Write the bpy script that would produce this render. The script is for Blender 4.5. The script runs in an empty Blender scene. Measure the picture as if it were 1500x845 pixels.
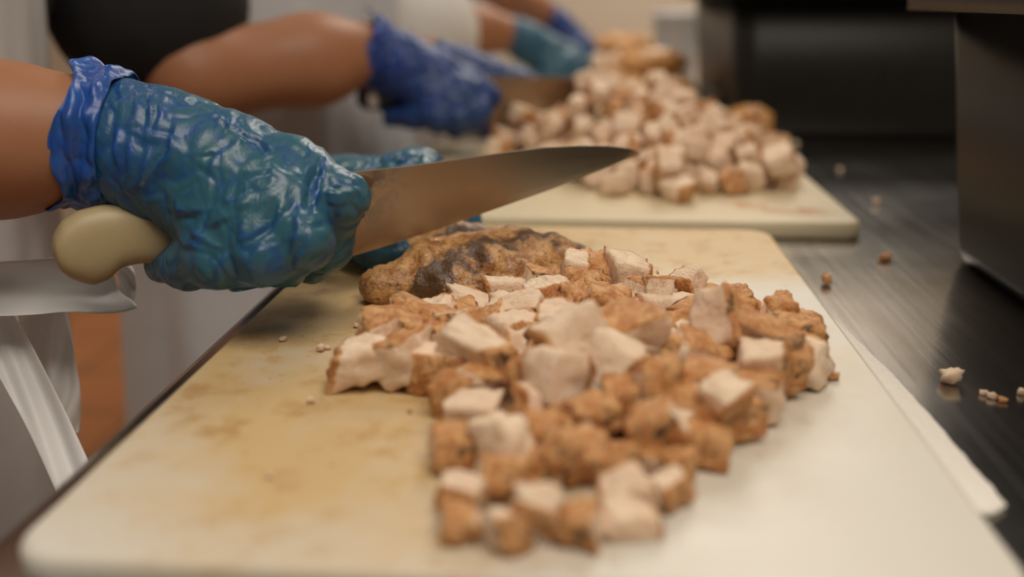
import bpy, math, random
import numpy as np
from mathutils import Vector, Matrix, Quaternion

sc = bpy.context.scene
# ------------------------------------------------------------------ camera, world, lights, exposure
PITCH, YAW = math.radians(16.3), math.radians(4.37)
ZT, ZB = 0.900, 0.913                      # table top, cutting board top
CAM = np.array([0.0, 0.0, 1.074]); FPX = 1500 * 35 / 36
cd = bpy.data.cameras.new('camera'); cam = bpy.data.objects.new('camera', cd); sc.collection.objects.link(cam)
cam.location = CAM; cam.rotation_euler = (math.pi / 2 - PITCH, 0, YAW)
cd.sensor_width = 36; cd.lens = 35; cd.clip_start = 0.01
cd.dof.use_dof = True; cd.dof.focus_distance = 0.505; cd.dof.aperture_fstop = 3.1
sc.camera = cam
w = bpy.data.worlds.new('world'); sc.world = w; w.use_nodes = True
w.node_tree.nodes['Background'].inputs[0].default_value = (1.0, 0.91, 0.82, 1)
w.node_tree.nodes['Background'].inputs[1].default_value = 0.11
def area(name, loc, sx, sy, power, col=(1, .91, .79), rot=(0, 0, 0)):
    l = bpy.data.lights.new(name, 'AREA'); l.shape = 'RECTANGLE'; l.size = sx; l.size_y = sy; l.energy = power; l.color = col
    o = bpy.data.objects.new(name, l); sc.collection.objects.link(o); o.location = loc; o.rotation_euler = rot
area('ceiling_lamp_near', (0.35, -0.35, 2.55), 1.2, 1.2, 29)
area('ceiling_lamp_far', (0.35, 2.3, 2.55), 0.6, 1.2, 19)
area('back_wall_fill', (0.6, 3.7, 2.55), 1.2, 0.6, 22)  # added unseen fill: brightens the back wall and its reflection in the steel
area('ceiling_lamp_aisle', (-1.3, 1.4, 2.55), 0.6, 1.2, 13)
sc.view_settings.view_transform = 'Standard'; sc.view_settings.look = 'None'
sc.view_settings.exposure = 0.0; sc.view_settings.gamma = 1.0; sc.view_settings.use_curve_mapping = False
sc.cycles.use_denoising = True

# ------------------------------------------------------------------ placing helpers
_fw = np.array([-math.sin(YAW) * math.cos(PITCH), math.cos(YAW) * math.cos(PITCH), -math.sin(PITCH)])
_rt = np.array([math.cos(YAW), math.sin(YAW), 0.0]); _up = np.cross(_rt, _fw)
def ray(px, py): return _fw + _rt * (px - 750) / FPX + _up * (422.5 - py) / FPX
def atd(px, py, d): return CAM + ray(px, py) * d
def onz(px, py, z): r = ray(px, py); return CAM + r * ((z - CAM[2]) / r[2])
def ony(px, py, y): r = ray(px, py); return CAM + r * (y / r[1])
def topx(V):
    v = np.asarray(V) - CAM; z = v @ _fw
    return 750 + FPX * (v @ _rt) / z, 422.5 - FPX * (v @ _up) / z

# ------------------------------------------------------------------ object helpers
def tag(o, label=None, cat=None, group=None, kind=None):
    if label: o['label'] = label
    if cat: o['category'] = cat
    if group: o['group'] = group
    if kind: o['kind'] = kind
    return o
def obj(name, V, F, m=None, parent=None, smooth=True, loc=None, weld=False):
    me = bpy.data.meshes.new(name)
    me.from_pydata(np.asarray(V, float).tolist(), [], [list(map(int, f)) for f in F]); me.update()
    if smooth: me.polygons.foreach_set('use_smooth', [True] * len(me.polygons))
    if m: me.materials.append(m)
    o = bpy.data.objects.new(name, me); sc.collection.objects.link(o)
    if loc is not None: o.location = loc
    if parent: o.parent = parent
    return o
def empty(name, loc=(0, 0, 0)):
    o = bpy.data.objects.new(name, None); sc.collection.objects.link(o); o.location = loc; return o
def recenter(o, p):
    """put the object's origin at world point p, geometry unmoved (before parenting)"""
    o.data.transform(Matrix.Translation(-Vector(p))); o.location = p; return o
def attr(o, name, vals):
    a = o.data.attributes.new(name, 'FLOAT', 'POINT'); a.data.foreach_set('value', np.asarray(vals, np.float32))
class MB:
    def __init__(s): s.V = []; s.F = []
    def add(s, V, F):
        b = len(s.V); s.V += [tuple(v) for v in V]; s.F += [[b + i for i in f] for f in F]; return s
    def box(s, x0, x1, y0, y1, z0, z1):
        return s.add([(x0,y0,z0),(x1,y0,z0),(x1,y1,z0),(x0,y1,z0),(x0,y0,z1),(x1,y0,z1),(x1,y1,z1),(x0,y1,z1)],
                     [(0,3,2,1),(4,5,6,7),(0,1,5,4),(1,2,6,5),(2,3,7,6),(3,0,4,7)])
    def build(s, name, m, parent=None, smooth=False, bevel=0, seg=2):
        o = obj(name, s.V, s.F, m, parent, smooth)
        if bevel:
            b = o.modifiers.new('bevel', 'BEVEL'); b.width = bevel; b.segments = seg; b.limit_method = 'ANGLE'
            o.data.polygons.foreach_set('use_smooth', [True] * len(o.data.polygons))
            o.modifiers.new('wn', 'WEIGHTED_NORMAL')
        return o
def rrect(x0, x1, y0, y1, r, n=6):
    P = []
    for cx, cy, a0 in ((x1 - r, y1 - r, 0), (x0 + r, y1 - r, 90), (x0 + r, y0 + r, 180), (x1 - r, y0 + r, 270)):
        for i in range(n + 1):
            a = math.radians(a0 + 90 * i / n); P.append((cx + r * math.cos(a), cy + r * math.sin(a)))
    return P
def loft(rings, cap0=True, cap1=True):
    n = len(rings[0]); V = [p for r in rings for p in r]; F = []
    for k in range(len(rings) - 1):
        for i in range(n):
            j = (i + 1) % n; F.append((k * n + i, k * n + j, (k + 1) * n + j, (k + 1) * n + i))
    if cap0: F.append(tuple(range(n))[::-1])
    if cap1: F.append(tuple(range((len(rings) - 1) * n, len(rings) * n)))
    return V, F
def lathe(profile, n=40, c=(0, 0, 0)):
    rings = [[(c[0] + r * math.cos(2 * math.pi * i / n), c[1] + r * math.sin(2 * math.pi * i / n), c[2] + z) for i in range(n)] for r, z in profile]
    return loft(rings)

# ------------------------------------------------------------------ noise and implicit surfaces (numpy)
_pg = np.random.default_rng(11); _perm = np.tile(_pg.permutation(256), 3); _grad = _pg.normal(size=(256, 3)); _grad /= np.linalg.norm(_grad, axis=1, keepdims=True)
def perlin(P):
    P = np.asarray(P, float) + 137.3; I = np.floor(P).astype(int); f = P - I; I &= 255; u = f * f * f * (f * (f * 6 - 15) + 10); r = 0
    for c in range(8):
        b = np.array([c & 1, (c >> 1) & 1, (c >> 2) & 1])
        h = _perm[_perm[_perm[I[:, 0] + b[0]] + I[:, 1] + b[1]] + I[:, 2] + b[2]]
        wgt = np.prod(np.where(b, u, 1 - u), axis=1); r = r + wgt * ((f - b) * _grad[h]).sum(1)
    return r * 1.5
def fbm(P, o=3):
    return sum(perlin(P * 2 ** i) / 2 ** i for i in range(o))
def sdf_mesh(caps, vox, k, smooth=1, tight=()):
    caps = list(caps) + list(tight); kk = k
    """caps: (a, b, ra, rb[, flatten_axis, factor]) tapered capsules, smoothly joined; returns V, F"""
    A = [(np.asarray(c[0], float), np.asarray(c[1], float)) for c in caps]; R = [max(c[2], c[3]) * (1.0 if len(c) < 5 or c[5] >= 1 else 1 / c[5]) for c in caps]
    lo = np.min([np.minimum(a, b) - r for (a, b), r in zip(A, R)], axis=0) - 3 * vox; hi = np.max([np.maximum(a, b) + r for (a, b), r in zip(A, R)], axis=0) + 3 * vox
    n = np.ceil((hi - lo) / vox).astype(int) + 1; G = np.full(n, 1.0, np.float32)
    for ci, ((a, b), r, c) in enumerate(zip(A, R, caps)):
        k = kk if ci < len(caps) - len(tight) else .004
        m = r + k + 3 * vox
        i0 = np.maximum(((np.minimum(a, b) - m - lo) / vox).astype(int), 0); i1 = np.minimum(((np.maximum(a, b) + m - lo) / vox).astype(int) + 2, n)
        g = np.stack(np.meshgrid(*[lo[d] + vox * np.arange(i0[d], i1[d]) for d in range(3)], indexing='ij'), -1)
        ab = b - a; t = np.clip(((g - a) @ ab) / max(ab @ ab, 1e-12), 0, 1); q = g - a - t[..., None] * ab
        if len(c) > 4:
            ax = np.asarray(c[4], float); ax = ax / np.linalg.norm(ax); q = q + (q @ ax)[..., None] * ax * (c[5] - 1)
        d = np.linalg.norm(q, axis=-1) - (c[2] + (c[3] - c[2]) * t)
        s = tuple(slice(x, y) for x, y in zip(i0, i1)); o = G[s]; h = np.clip(k - np.abs(o - d), 0, None) / k
        G[s] = np.minimum(o, d) - h * h * k / 4
    ins = G < 0
    cnt = np.zeros(n - 1, np.int8); acc = np.zeros(tuple(n - 1) + (3,), np.float32)
    def sl(off): return tuple(slice(o, n[d] - 1 + o) for d, o in enumerate(off))
    for d in range(3):
        for e in range(4):
            o0 = [0, 0, 0]; oth = [x for x in range(3) if x != d]; o0[oth[0]] = e & 1; o0[oth[1]] = e >> 1
            o1 = list(o0); o1[d] = 1
            v0, v1 = G[sl(o0)], G[sl(o1)]; cr = (v0 < 0) != (v1 < 0); t = np.where(cr, v0 / np.where(cr, v0 - v1, 1), 0)
            cnt += cr
            for x in range(3): acc[..., x] += np.where(cr, (t if x == d else o0[x]), 0)
    act = cnt > 0; ix = np.argwhere(act); idx = -np.ones(n - 1, int); idx[act] = np.arange(len(ix))
    V = lo + vox * (ix + acc[act] / cnt[act][:, None]); F = []
    for d in range(3):
        a, b = [(1, 2), (2, 0), (0, 1)][d]
        s0 = [slice(1, n[x] - 1) for x in range(3)]; s1 = list(s0); s0[d] = slice(0, n[d] - 1); s1[d] = slice(1, n[d])
        i0, i1 = ins[tuple(s0)], ins[tuple(s1)]
        for flag, rev in ((i0 & ~i1, False), (~i0 & i1, True)):
            p = np.argwhere(flag)
            for x in range(3):
                if x != d: p[:, x] += 1
            if not len(p): continue
            q = []
            for da, db in ((-1, -1), (0, -1), (0, 0), (-1, 0)):
                c = p.copy(); c[:, a] += da; c[:, b] += db; q.append(idx[tuple(c.T)])
            q = np.stack(q, 1); F.append(q[:, ::-1] if rev else q)
    F = np.concatenate(F); V = relax(V, F, smooth)
    return V, F
def relax(V, F, it, lam=.5):
    F = np.asarray(F); E = np.concatenate([F[:, [i, (i + 1) % F.shape[1]]] for i in range(F.shape[1])])
    for _ in range(it):
        S = np.zeros_like(V); C = np.zeros(len(V))
        for x, y in ((0, 1), (1, 0)):
            for c in range(3): S[:, c] += np.bincount(E[:, x], V[E[:, y], c], len(V))
            C += np.bincount(E[:, x], minlength=len(V))
        V = V + lam * (S / np.maximum(C, 1)[:, None] - V)
    return V
def normals(V, F):
    F = np.asarray(F); fn = np.cross(V[F[:, 2]] - V[F[:, 0]], V[F[:, 3]] - V[F[:, 1]]); N = np.zeros_like(V)
    for i in range(4):
        for c in range(3): N[:, c] += np.bincount(F[:, i], fn[:, c], len(V))
    return N / np.maximum(np.linalg.norm(N, axis=1, keepdims=True), 1e-12)

# ------------------------------------------------------------------ materials
class NT:
    def __init__(s, name):
        s.m = bpy.data.materials.new(name); s.m.use_nodes = True; s.t = s.m.node_tree; s.t.nodes.clear()
        s.out = s.n('ShaderNodeOutputMaterial'); s.b = s.n('ShaderNodeBsdfPrincipled'); s.l(s.b.outputs[0], s.out.inputs[0])
    def n(s, typ, **kw):
        x = s.t.nodes.new(typ)
        for k, v in kw.items(): setattr(x, k, v)
        return x
    def l(s, a, b): s.t.links.new(a, b)
    def set(s, node, key, v):
        if isinstance(v, bpy.types.NodeSocket): s.l(v, node.inputs[key])
        else: node.inputs[key].default_value = v
    def p(s, **kw):
        for k, v in kw.items():
            key = {'col': 'Base Color', 'rough': 'Roughness', 'metal': 'Metallic', 'spec': 'Specular IOR Level', 'sss': 'Subsurface Weight', 'sssr': 'Subsurface Radius', 'ssss': 'Subsurface Scale', 'coat': 'Coat Weight', 'coatr': 'Coat Roughness', 'normal': 'Normal', 'trans': 'Transmission Weight', 'alpha': 'Alpha', 'aniso': 'Anisotropic'}[k]
            if k == 'col' and isinstance(v, tuple): v = v + (1,)
            s.set(s.b, key, v)
        return s
    def co(s, which='Object', scale=None, rot=None, loc=None):
        c = s.n('ShaderNodeTexCoord').outputs[which]
        if scale or rot or loc:
            mp = s.n('ShaderNodeMapping'); s.l(c, mp.inputs[0])
            if scale: mp.inputs['Scale'].default_value = scale if isinstance(scale, tuple) else (scale,) * 3
            if rot: mp.inputs['Rotation'].default_value = rot
            if loc: mp.inputs['Location'].default_value = loc
            c = mp.outputs[0]
        return c
    def noise(s, co, scale, det=3, rough=.55, dist=0):
        x = s.n('ShaderNodeTexNoise'); s.l(co, x.inputs[0]); x.inputs['Scale'].default_value = scale; x.inputs['Detail'].default_value = det; x.inputs['Roughness'].default_value = rough; x.inputs['Distortion'].default_value = dist
        return x.outputs[0]
    def ramp(s, f, *stops):
        x = s.n('ShaderNodeValToRGB'); s.l(f, x.inputs[0]); e = x.color_ramp.elements
        while len(e) < len(stops): e.new(.5)
        for el, (p, c) in zip(e, stops): el.position = p; el.color = (c, c, c, 1) if not isinstance(c, tuple) else c + (1,)
        return x.outputs[0]
    def mix(s, f, a, b, mode='MIX'):
        x = s.n('ShaderNodeMix', data_type='RGBA', blend_type=mode); s.set(x, 0, f)
        for i, v in ((6, a), (7, b)): s.set(x, i, v + (1,) if isinstance(v, tuple) else v)
        return x.outputs[2]
    def math(s, op, a, b=0.0, clamp=False):
        x = s.n('ShaderNodeMath', operation=op, use_clamp=clamp); s.set(x, 0, a); s.set(x, 1, b); return x.outputs[0]
    def attr(s, name): return s.n('ShaderNodeAttribute', attribute_name=name).outputs['Fac']
    def bump(s, h, strength=.3, dist=.001, normal=None):
        x = s.n('ShaderNodeBump'); s.l(h, x.inputs['Height']); x.inputs['Strength'].default_value = strength; x.inputs['Distance'].default_value = dist
        if normal: s.l(normal, x.inputs['Normal'])
        return x.outputs[0]
    def blob(s, x, y, rx, ry, ang=0, z=0):
        """soft elliptical patch in object XY, 1 in the middle"""
        c = s.co('Object'); mp = s.n('ShaderNodeMapping', vector_type='TEXTURE'); s.l(c, mp.inputs[0])
        mp.inputs['Location'].default_value = (x, y, z); mp.inputs['Rotation'].default_value = (0, 0, math.radians(ang)); mp.inputs['Scale'].default_value = (rx, ry, 1)
        g = s.n('ShaderNodeTexGradient', gradient_type='SPHERICAL'); s.l(mp.outputs[0], g.inputs[0]); return g.outputs['Fac']

def simple(name, col, rough=.5, metal=0., spec=.5, nscale=None, namp=.12, bump=0, **kw):
    t = NT(name)
    if nscale:
        f = t.noise(t.co(), nscale, 4); col = t.mix(f, tuple(c * (1 - namp) for c in col), tuple(min(1, c * (1 + namp)) for c in col))
        if bump: t.p(normal=t.bump(f, bump, .001))
    return t.p(col=col, rough=rough, metal=metal, spec=spec, **kw).m

# ---- surfaces
def m_steel(name, base, rough, sc_=(400, 6, 6)):
    t = NT(name); f = t.noise(t.co('Object', scale=sc_), 1.0, 3); g = t.noise(t.co(), 9, 4)
    r = t.math('ADD', t.math('MULTIPLY', f, .14), t.math('MULTIPLY', g, .10)); r = t.math('ADD', r, rough - .12)
    return t.p(col=t.mix(g, tuple(c * .88 for c in base), base), metal=1., rough=r, normal=t.bump(f, .06, .0005)).m
M_table = m_steel('brushed_steel', (.50, .48, .455), .20)
M_steelleg = m_steel('leg_steel', (.45, .44, .43), .35)
t = NT('quarry_tile'); c = t.co('Object')
bt = t.n('ShaderNodeTexBrick'); t.l(c, bt.inputs[0]); bt.offset = 0
for k, v in (('Color1', (.55, .215, .08, 1)), ('Color2', (.50, .19, .07, 1)), ('Mortar', (.12, .07, .045, 1)), ('Scale', 1.0), ('Mortar Size', .006), ('Brick Width', .3), ('Row Height', .3)): bt.inputs[k].default_value = v
M_floor = t.p(col=bt.outputs[0], rough=.45).m
M_wall = simple('cream_wall', (.66, .58, .46), .6, nscale=3, namp=.05)
M_ceiling = simple('ceiling_white', (.7, .68, .64), .8)

t = NT('white_board_plastic'); c = t.co()
n1 = t.noise(c, 14, 4, .6, .6); n2 = t.noise(c, 60, 4, .65); n3 = t.noise(c, 260, 3, .6)
b = t.math('MULTIPLY', t.blob(-.055, .005, .16, .29), 2.6, True)
for args, s in (((.04, .17, .22, .12), 2.2), ((.0, -.02, .17, .22), .9), ((-.02, .12, .18, .14), 1.2)):
    b = t.math('MAXIMUM', b, t.math('MULTIPLY', t.blob(*args), s, True))
st = t.math('MULTIPLY', b, t.math('ADD', t.math('ADD', t.math('MULTIPLY', n1, 1.25), t.math('MULTIPLY', n2, .6)), -.10), True); st = t.ramp(st, (.08, 0.), (.78, 1.))
col = t.mix(st, (.66, .617, .54), (.60, .42, .205))
col = t.mix(t.math('MULTIPLY', t.ramp(n2, (.52, 0.), (.68, 1.)), t.math('MULTIPLY', b, .7)), col, (.44, .24, .09))
col = t.mix(t.ramp(t.math('MULTIPLY', n3, t.ramp(b, (0., .75), (1., 1.))), (.66, 0.), (.74, .8)), col, (.24, .11, .04))
sp = t.ramp(t.noise(c, 9, 2), (.62, 0.), (.78, .35)); col = t.mix(sp, col, (.62, .50, .30))
cut = t.noise(t.co('Object', scale=(30, 500, 30), rot=(0, 0, .35)), 1, 2)
M_board1 = t.p(col=col, rough=t.math('ADD', t.math('MULTIPLY', n1, .25), .30), spec=.4, sss=.12, sssr=(.8, .6, .4), ssss=.01, normal=t.bump(cut, .10, .0006)).m
t = NT('cream_board_plastic'); c = t.co(); n1 = t.noise(c, 18, 4, .6)
col = t.mix(n1, (.60, .50, .33), (.66, .57, .40))
sm = t.math('MULTIPLY', t.math('MULTIPLY', t.blob(.135, -.205, .055, .022, -25), 2.2, True), t.ramp(t.noise(c, 70, 3, .6, 1.), (.38, 0.), (.55, 1.)))
col = t.mix(sm, col, (.42, .17, .04)); sm = t.math('MULTIPLY', t.blob(.06, -.13, .2, .2), .8, True); col = t.mix(t.math('MULTIPLY', sm, n1), col, (.55, .36, .15))
M_board2 = t.p(col=col, rough=.42, spec=.4).m

# ---- chicken
t = NT('cooked_chicken'); c = t.co(); rnd = t.n('ShaderNodeObjectInfo').outputs['Random']
fib = t.noise(t.co('Object', scale=(90, 420, 90)), 1.0, 3, .6); blot = t.noise(c, 160, 3, .6); fine = t.noise(c, 800, 4, .7)
pale = t.mix(rnd, (.95, .745, .545), (.89, .665, .485)); pale = t.mix(t.ramp(fib, (.42, 0.), (.68, .45)), pale, (.70, .46, .31))
pale = t.mix(t.ramp(t.noise(c, 75, 3, .6), (.50, 0.), (.72, .5)), pale, (.76, .46, .25))
br = t.mix(t.ramp(t.noise(c, 120, 4, .65, .4), (.40, 0.), (.60, 1.)), (.50, .195, .055), (.74, .41, .17)); br = t.mix(t.ramp(fine, (.54, 0.), (.68, .55)), br, (.82, .55, .35))
ch = t.ramp(t.math('ADD', t.noise(c, 95, 4, .6, .5), t.math('MULTIPLY', rnd, .08)), (.60, 0.), (.70, .9)); br = t.mix(ch, br, (.07, .033, .018))
cr = t.math('ADD', t.attr('crust'), t.math('MULTIPLY', t.math('SUBTRACT', t.math('ADD', t.math('MULTIPLY', blot, .6), t.math('MULTIPLY', t.noise(c, 420, 4, .7), .4)), .5), 1.6)); cr = t.ramp(cr, (.28, 0.), (.70, 1.))
M_meat = t.p(col=t.mix(cr, pale, br), rough=t.math('SUBTRACT', .62, t.math('MULTIPLY', cr, .18)), spec=.35, sss=.22, sssr=(1., .45, .22), ssss=.005,
             normal=t.bump(t.math('ADD', t.math('MULTIPLY', fine, .5), t.math('ADD', fib, blot)), .85, .0020)).m
t = NT('grilled_skin'); c = t.co(); n1 = t.noise(c, 30, 4, .6, .8); n2 = t.noise(c, 110, 4, .65, .4); n3 = t.noise(c, 420, 3, .6)
col = t.mix(t.ramp(t.noise(c, 70, 5, .7, .6), (.40, 0.), (.58, 1.)), (.58, .31, .115), (.30, .12, .032)); col = t.mix(t.ramp(t.noise(c, 260, 4, .7), (.52, 0.), (.64, .7)), col, (.64, .38, .16))
chm = t.math('ADD', t.math('MULTIPLY', n2, .55), t.math('MULTIPLY', n1, .5)); chm = t.math('ADD', chm, t.math('SUBTRACT', t.math('MULTIPLY', t.attr('char'), .24), .05))
col = t.mix(t.ramp(t.math('ADD', chm, t.math('MULTIPLY', t.noise(c, 300, 4, .7), .12)), (.62, 0.), (.71, .9)), col, (.060, .026, .011)); col = t.mix(t.ramp(n3, (.60, 0.), (.66, .75)), col, (.05, .02, .01))
M_breast = t.p(col=col, rough=t.math('ADD', t.math('MULTIPLY', n2, .3), .22), spec=.5, sss=.06, sssr=(1., .4, .2), ssss=.004, normal=t.bump(t.math('ADD', n2, t.math('MULTIPLY', n3, .5)), .7, .0022)).m

# ---- glove film, skin, cloth, plastics
def m_glove(name, film, tight, fold, hue_noise=22, rough=.24, bst=.30):
    t = NT(name); c = t.co(); n1 = t.noise(c, hue_noise, 3, .6); n2 = t.noise(t.co('Object', scale=(90, 60, 60), rot=(.4, .6, .7)), 1., 3, .6, 1.6); n3 = t.noise(c, 240, 3, .6, 1.2)
    lo = t.attr('loose'); f = t.math('ADD', lo, t.math('MULTIPLY', t.math('SUBTRACT', n1, .5), .8))
    col = t.mix(t.ramp(f, (.10, 0.), (.55, 1.)), tight, film); col = t.mix(t.ramp(lo, (.62, 0.), (1., 1.)), col, fold)
    return t.p(col=col, rough=t.math('ADD', rough, t.math('MULTIPLY', n1, .2)), spec=.5, coat=.0, coatr=.12, normal=t.bump(t.math('ADD', n2, t.math('MULTIPLY', n3, .2)), bst, .0018)).m
M_glove = m_glove('blue_vinyl_over_skin', (.014, .075, .21), (.028, .110, .155), (.012, .070, .34))
M_glove_deep = m_glove('deep_blue_vinyl', (.010, .040, .22), (.012, .045, .15), (.015, .07, .34), rough=.36, bst=.15)
M_glove_teal = m_glove('teal_vinyl', (.015, .085, .16), (.02, .09, .14), (.02, .10, .22), rough=.36, bst=.15)
M_cuff = m_glove('blue_vinyl_cuff', (.012, .065, .30), (.014, .085, .24), (.02, .11, .42))
t = NT('skin'); c = t.co(); n = t.noise(c, 35, 4, .6); n2 = t.noise(c, 600, 2)
M_skin = t.p(col=t.mix(n, (.34, .145, .070), (.39, .175, .088)), rough=.5, spec=.4, sss=.12, sssr=(1., .35, .2), ssss=.006, normal=t.bump(n2, .12, .0005)).m
def m_film(name, col): 
    t = NT(name); c = t.co(); n = t.noise(c, 9, 3, .5, .5); n2 = t.noise(c, 60, 3, .5, .8)
    return t.p(col=t.mix(n, tuple(x * .9 for x in col), col), rough=.45, spec=.4, normal=t.bump(t.math('ADD', n, t.math('MULTIPLY', n2, .2)), .25, .006)).m
M_apron = m_film('white_plastic_apron', (.64, .64, .65)); M_tie_lit = m_film('white_apron_tie_lit', (.86, .85, .83))  # tie: apron film made paler, overhead light on the band put into its colour
M_black = simple('black_cotton', (.010, .010, .011), .85, nscale=200, namp=.3)
M_whitecotton = simple('white_cotton', (.66, .62, .58), .85, nscale=60, namp=.06, bump=.2)
M_denim = simple('dark_trousers', (.03, .032, .04), .85); M_shoe = simple('black_shoe', (.012, .012, .012), .45); M_hair = simple('dark_hair', (.02, .014, .01), .6)
M_bin = simple('black_polycarbonate', (.016, .014, .012), .36, spec=.14, nscale=40, namp=.25, bump=.05)
M_binrim = simple('smoky_rim', (.016, .015, .014), .4, spec=.35)
M_cup = simple('white_tub_plastic', (.70, .68, .70), .4)
M_cloth = simple('white_terry', (.78, .72, .64), .9, nscale=500, namp=.10, bump=.6)
M_handle = simple('cream_handle', (.42, .325, .175), .45, nscale=30, namp=.06, bump=.05)
M_blackhandle = simple('black_handle', (.012, .012, .012), .4); M_rivet = simple('handle_end_plate', (.55, .50, .45), .4)
t = NT('blade_steel'); c = t.co(); f = t.noise(t.co('Object', scale=(25, 25, 300)), 1., 3); d = t.noise(c, 90, 4, .6, .6); g = t.math('MULTIPLY', t.attr('grime'), t.ramp(d, (.42, 0.), (.60, 1.)))
M_blade = t.p(col=t.mix(g, (.47, .40, .30), (.10, .05, .02)), metal=t.math('SUBTRACT', 1., t.math('MULTIPLY', g, .8)), rough=t.math('ADD', .24, t.math('MULTIPLY', f, .12)), normal=t.bump(f, .04, .0004)).m
M_golden = simple('golden_skin', (.56, .27, .075), .4, nscale=60, namp=.4, bump=.6)
M_wood = simple('brown_tray', (.22, .095, .03), .5)

# ------------------------------------------------------------------ the setting
def struct(name, b, m): return tag(b.build(name, m), kind='structure')
struct('floor', MB().box(-3.0, 2.4, -1.6, 4.4, -.05, 0), M_floor)
struct('wall_back', MB().box(-3.0, 2.4, 4.4, 4.5, 0, 2.8), M_wall)
struct('wall_left', MB().box(-3.1, -3.0, -1.6, 4.5, 0, 2.8), M_wall)
struct('wall_right', MB().box(2.4, 2.5, -1.6, 4.5, 0, 2.8), M_wall)

# steel work table: top sheet with turned-down edge, legs, undershelf
TX0, TX1, TY0, TY1 = -.197, .72, -.25, 3.0
tab = tag(empty('steel_table', ((TX0 + TX1) / 2, (TY0 + TY1) / 2, 0)), 'long brushed stainless steel work table under the cutting boards', 'table')
def under(o, par): o.parent = par; o.matrix_parent_inverse = Matrix.Translation(-par.location); return o
rings = []
for ins, z in ((.0, ZT - .045), (.0, ZT - .006), (.0018, ZT - .002), (.006, ZT)):
    rings.append([(x, y, z) for x, y in rrect(TX0 + ins, TX1 - ins, TY0 + ins, TY1 - ins, .012)])
under(obj('table_top', *loft(rings), M_table), tab)
tp = [o for o in sc.objects if o.name == 'table_top'][0]; tp.data.polygons.foreach_set('use_smooth', [False] * len(tp.data.polygons))
for x in (TX0 + .06, TX1 - .06):
    for y in (TY0 + .08, 1.4, TY1 - .08):
        V, F = lathe([(.0, 0), (.022, 0), (.024, .03), (.020, .04), (.020, ZT - .045), (0, ZT - .045)], 20, (x, y, 0)); under(obj('leg', V, F, M_steelleg), tab)
under(MB().box(TX0 + .04, TX1 - .04, TY0 + .06, TY1 - .06, .22, .25).build('undershelf', M_steelleg, None, bevel=.004), tab)

# folded towel under the near board
cl = [(.02, .34), (.1425, .322), (.1505, .329), (.1500, .36), (.1492, .40), (.1484, .43), (.1462, .465), (.1435, .50), (.1400, .535), (.1320, .565), (.02, .56)]
def densify(P, step):
    out = []
    for i, p in enumerate(P):
        q = P[(i + 1) % len(P)]; n = max(1, int(math.dist(p, q) / step))
        out += [(p[0] + (q[0] - p[0]) * k / n, p[1] + (q[1] - p[1]) * k / n) for k in range(n)]
    return out
rr = np.random.default_rng(4); cp = np.array(densify(cl, .004)); cp += rr.normal(0, .00025, cp.shape); cc = cp.mean(0)
ring = lambda ins, z: [(p[0] + (cc[0] - p[0]) * ins, p[1] + (cc[1] - p[1]) * ins, z) for p in cp]
tag(recenter(obj('folded_towel', *loft([ring(.012, ZT), ring(0, ZT + .0008), ring(0, ZT + .0017), ring(.012, ZT + .0024)]), M_cloth), (.09, .45, ZT)), 'folded white towel peeking out under the right edge of the near board', 'towel')

def board(name, x0, x1, y0, y1, z0, z1, m, label, r=.018):
    rings = []
    for ins, z in ((.002, z0), (.0, z0 + .002), (0, z1 - .0025), (.0008, z1 - .0008), (.0026, z1)):
        rings.append([(x, y, z) for x, y in rrect(x0 + ins, x1 - ins, y0 + ins, y1 - ins, r, 8)])
    o = obj(name, *loft(rings), m); recenter(o, ((x0 + x1) / 2, (y0 + y1) / 2, z0))
    o.data.polygons.foreach_set('use_smooth', [len(p.vertices) == 4 for p in o.data.polygons])
    return tag(o, label, 'cutting board', 'cutting boards in a row')
board('cutting_board', -.1745, .1310, .252, .714, ZT + .0024, ZB, M_board1, 'white cutting board stained orange, nearest the camera', .016)
board('cutting_board', -.176, .206, .742, 1.250, ZT, ZB, M_board2, 'cream cutting board right behind the near stained board', .012)
board('cutting_board', -.176, .160, 1.30, 2.00, ZT, ZB, M_board2, 'farthest cutting board, mostly hidden behind the tall chicken heap', .012)

# dark food bins on the right
def bin_(name, x0, x1, y0, y1, h, fl, label):
    root = tag(empty(name, ((x0 + x1) / 2, (y0 + y1) / 2, ZT)), label, 'food bin', 'dark food bins on the table')
    R = lambda d, z, r: [(x, y, z) for x, y in rrect(x0 - d, x1 + d, y0 - d, y1 + d, r, 8)]
    th = .004
    V, F = loft([R(-.012, ZT, .02), R(-.004, ZT + .003, .026), R(0, ZT + .012, .03), R(fl, ZT + h, .034), R(fl - th, ZT + h, .03), R(-th, ZT + .014, .026), R(-.016, ZT + .006, .02)])
    under(obj('body', V, F, M_bin), root)
    o = .022
    V, F = loft([R(fl - .002, ZT + h - .004, .034), R(fl + o, ZT + h - .004, .045), R(fl + o, ZT + h - .014, .045), R(fl + o + .003, ZT + h - .014, .048), R(fl + o + .003, ZT + h - .002, .048), R(fl + o, ZT + h, .045), R(fl - th, ZT + h, .03), R(fl - th, ZT + h - .004, .03), R(fl - .002, ZT + h - .004, .034)], False, False)
    under(obj('rim', V, F, M_binrim), root)
    return root
bin_('food_bin', .252, .56, .36, .703, .180, .018, 'black food bin at the right edge, nearest the camera')
bin_('food_bin', .188, .56, 1.31, 1.80, .190, .012, 'black food bin behind, next to the heap of chicken')

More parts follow.
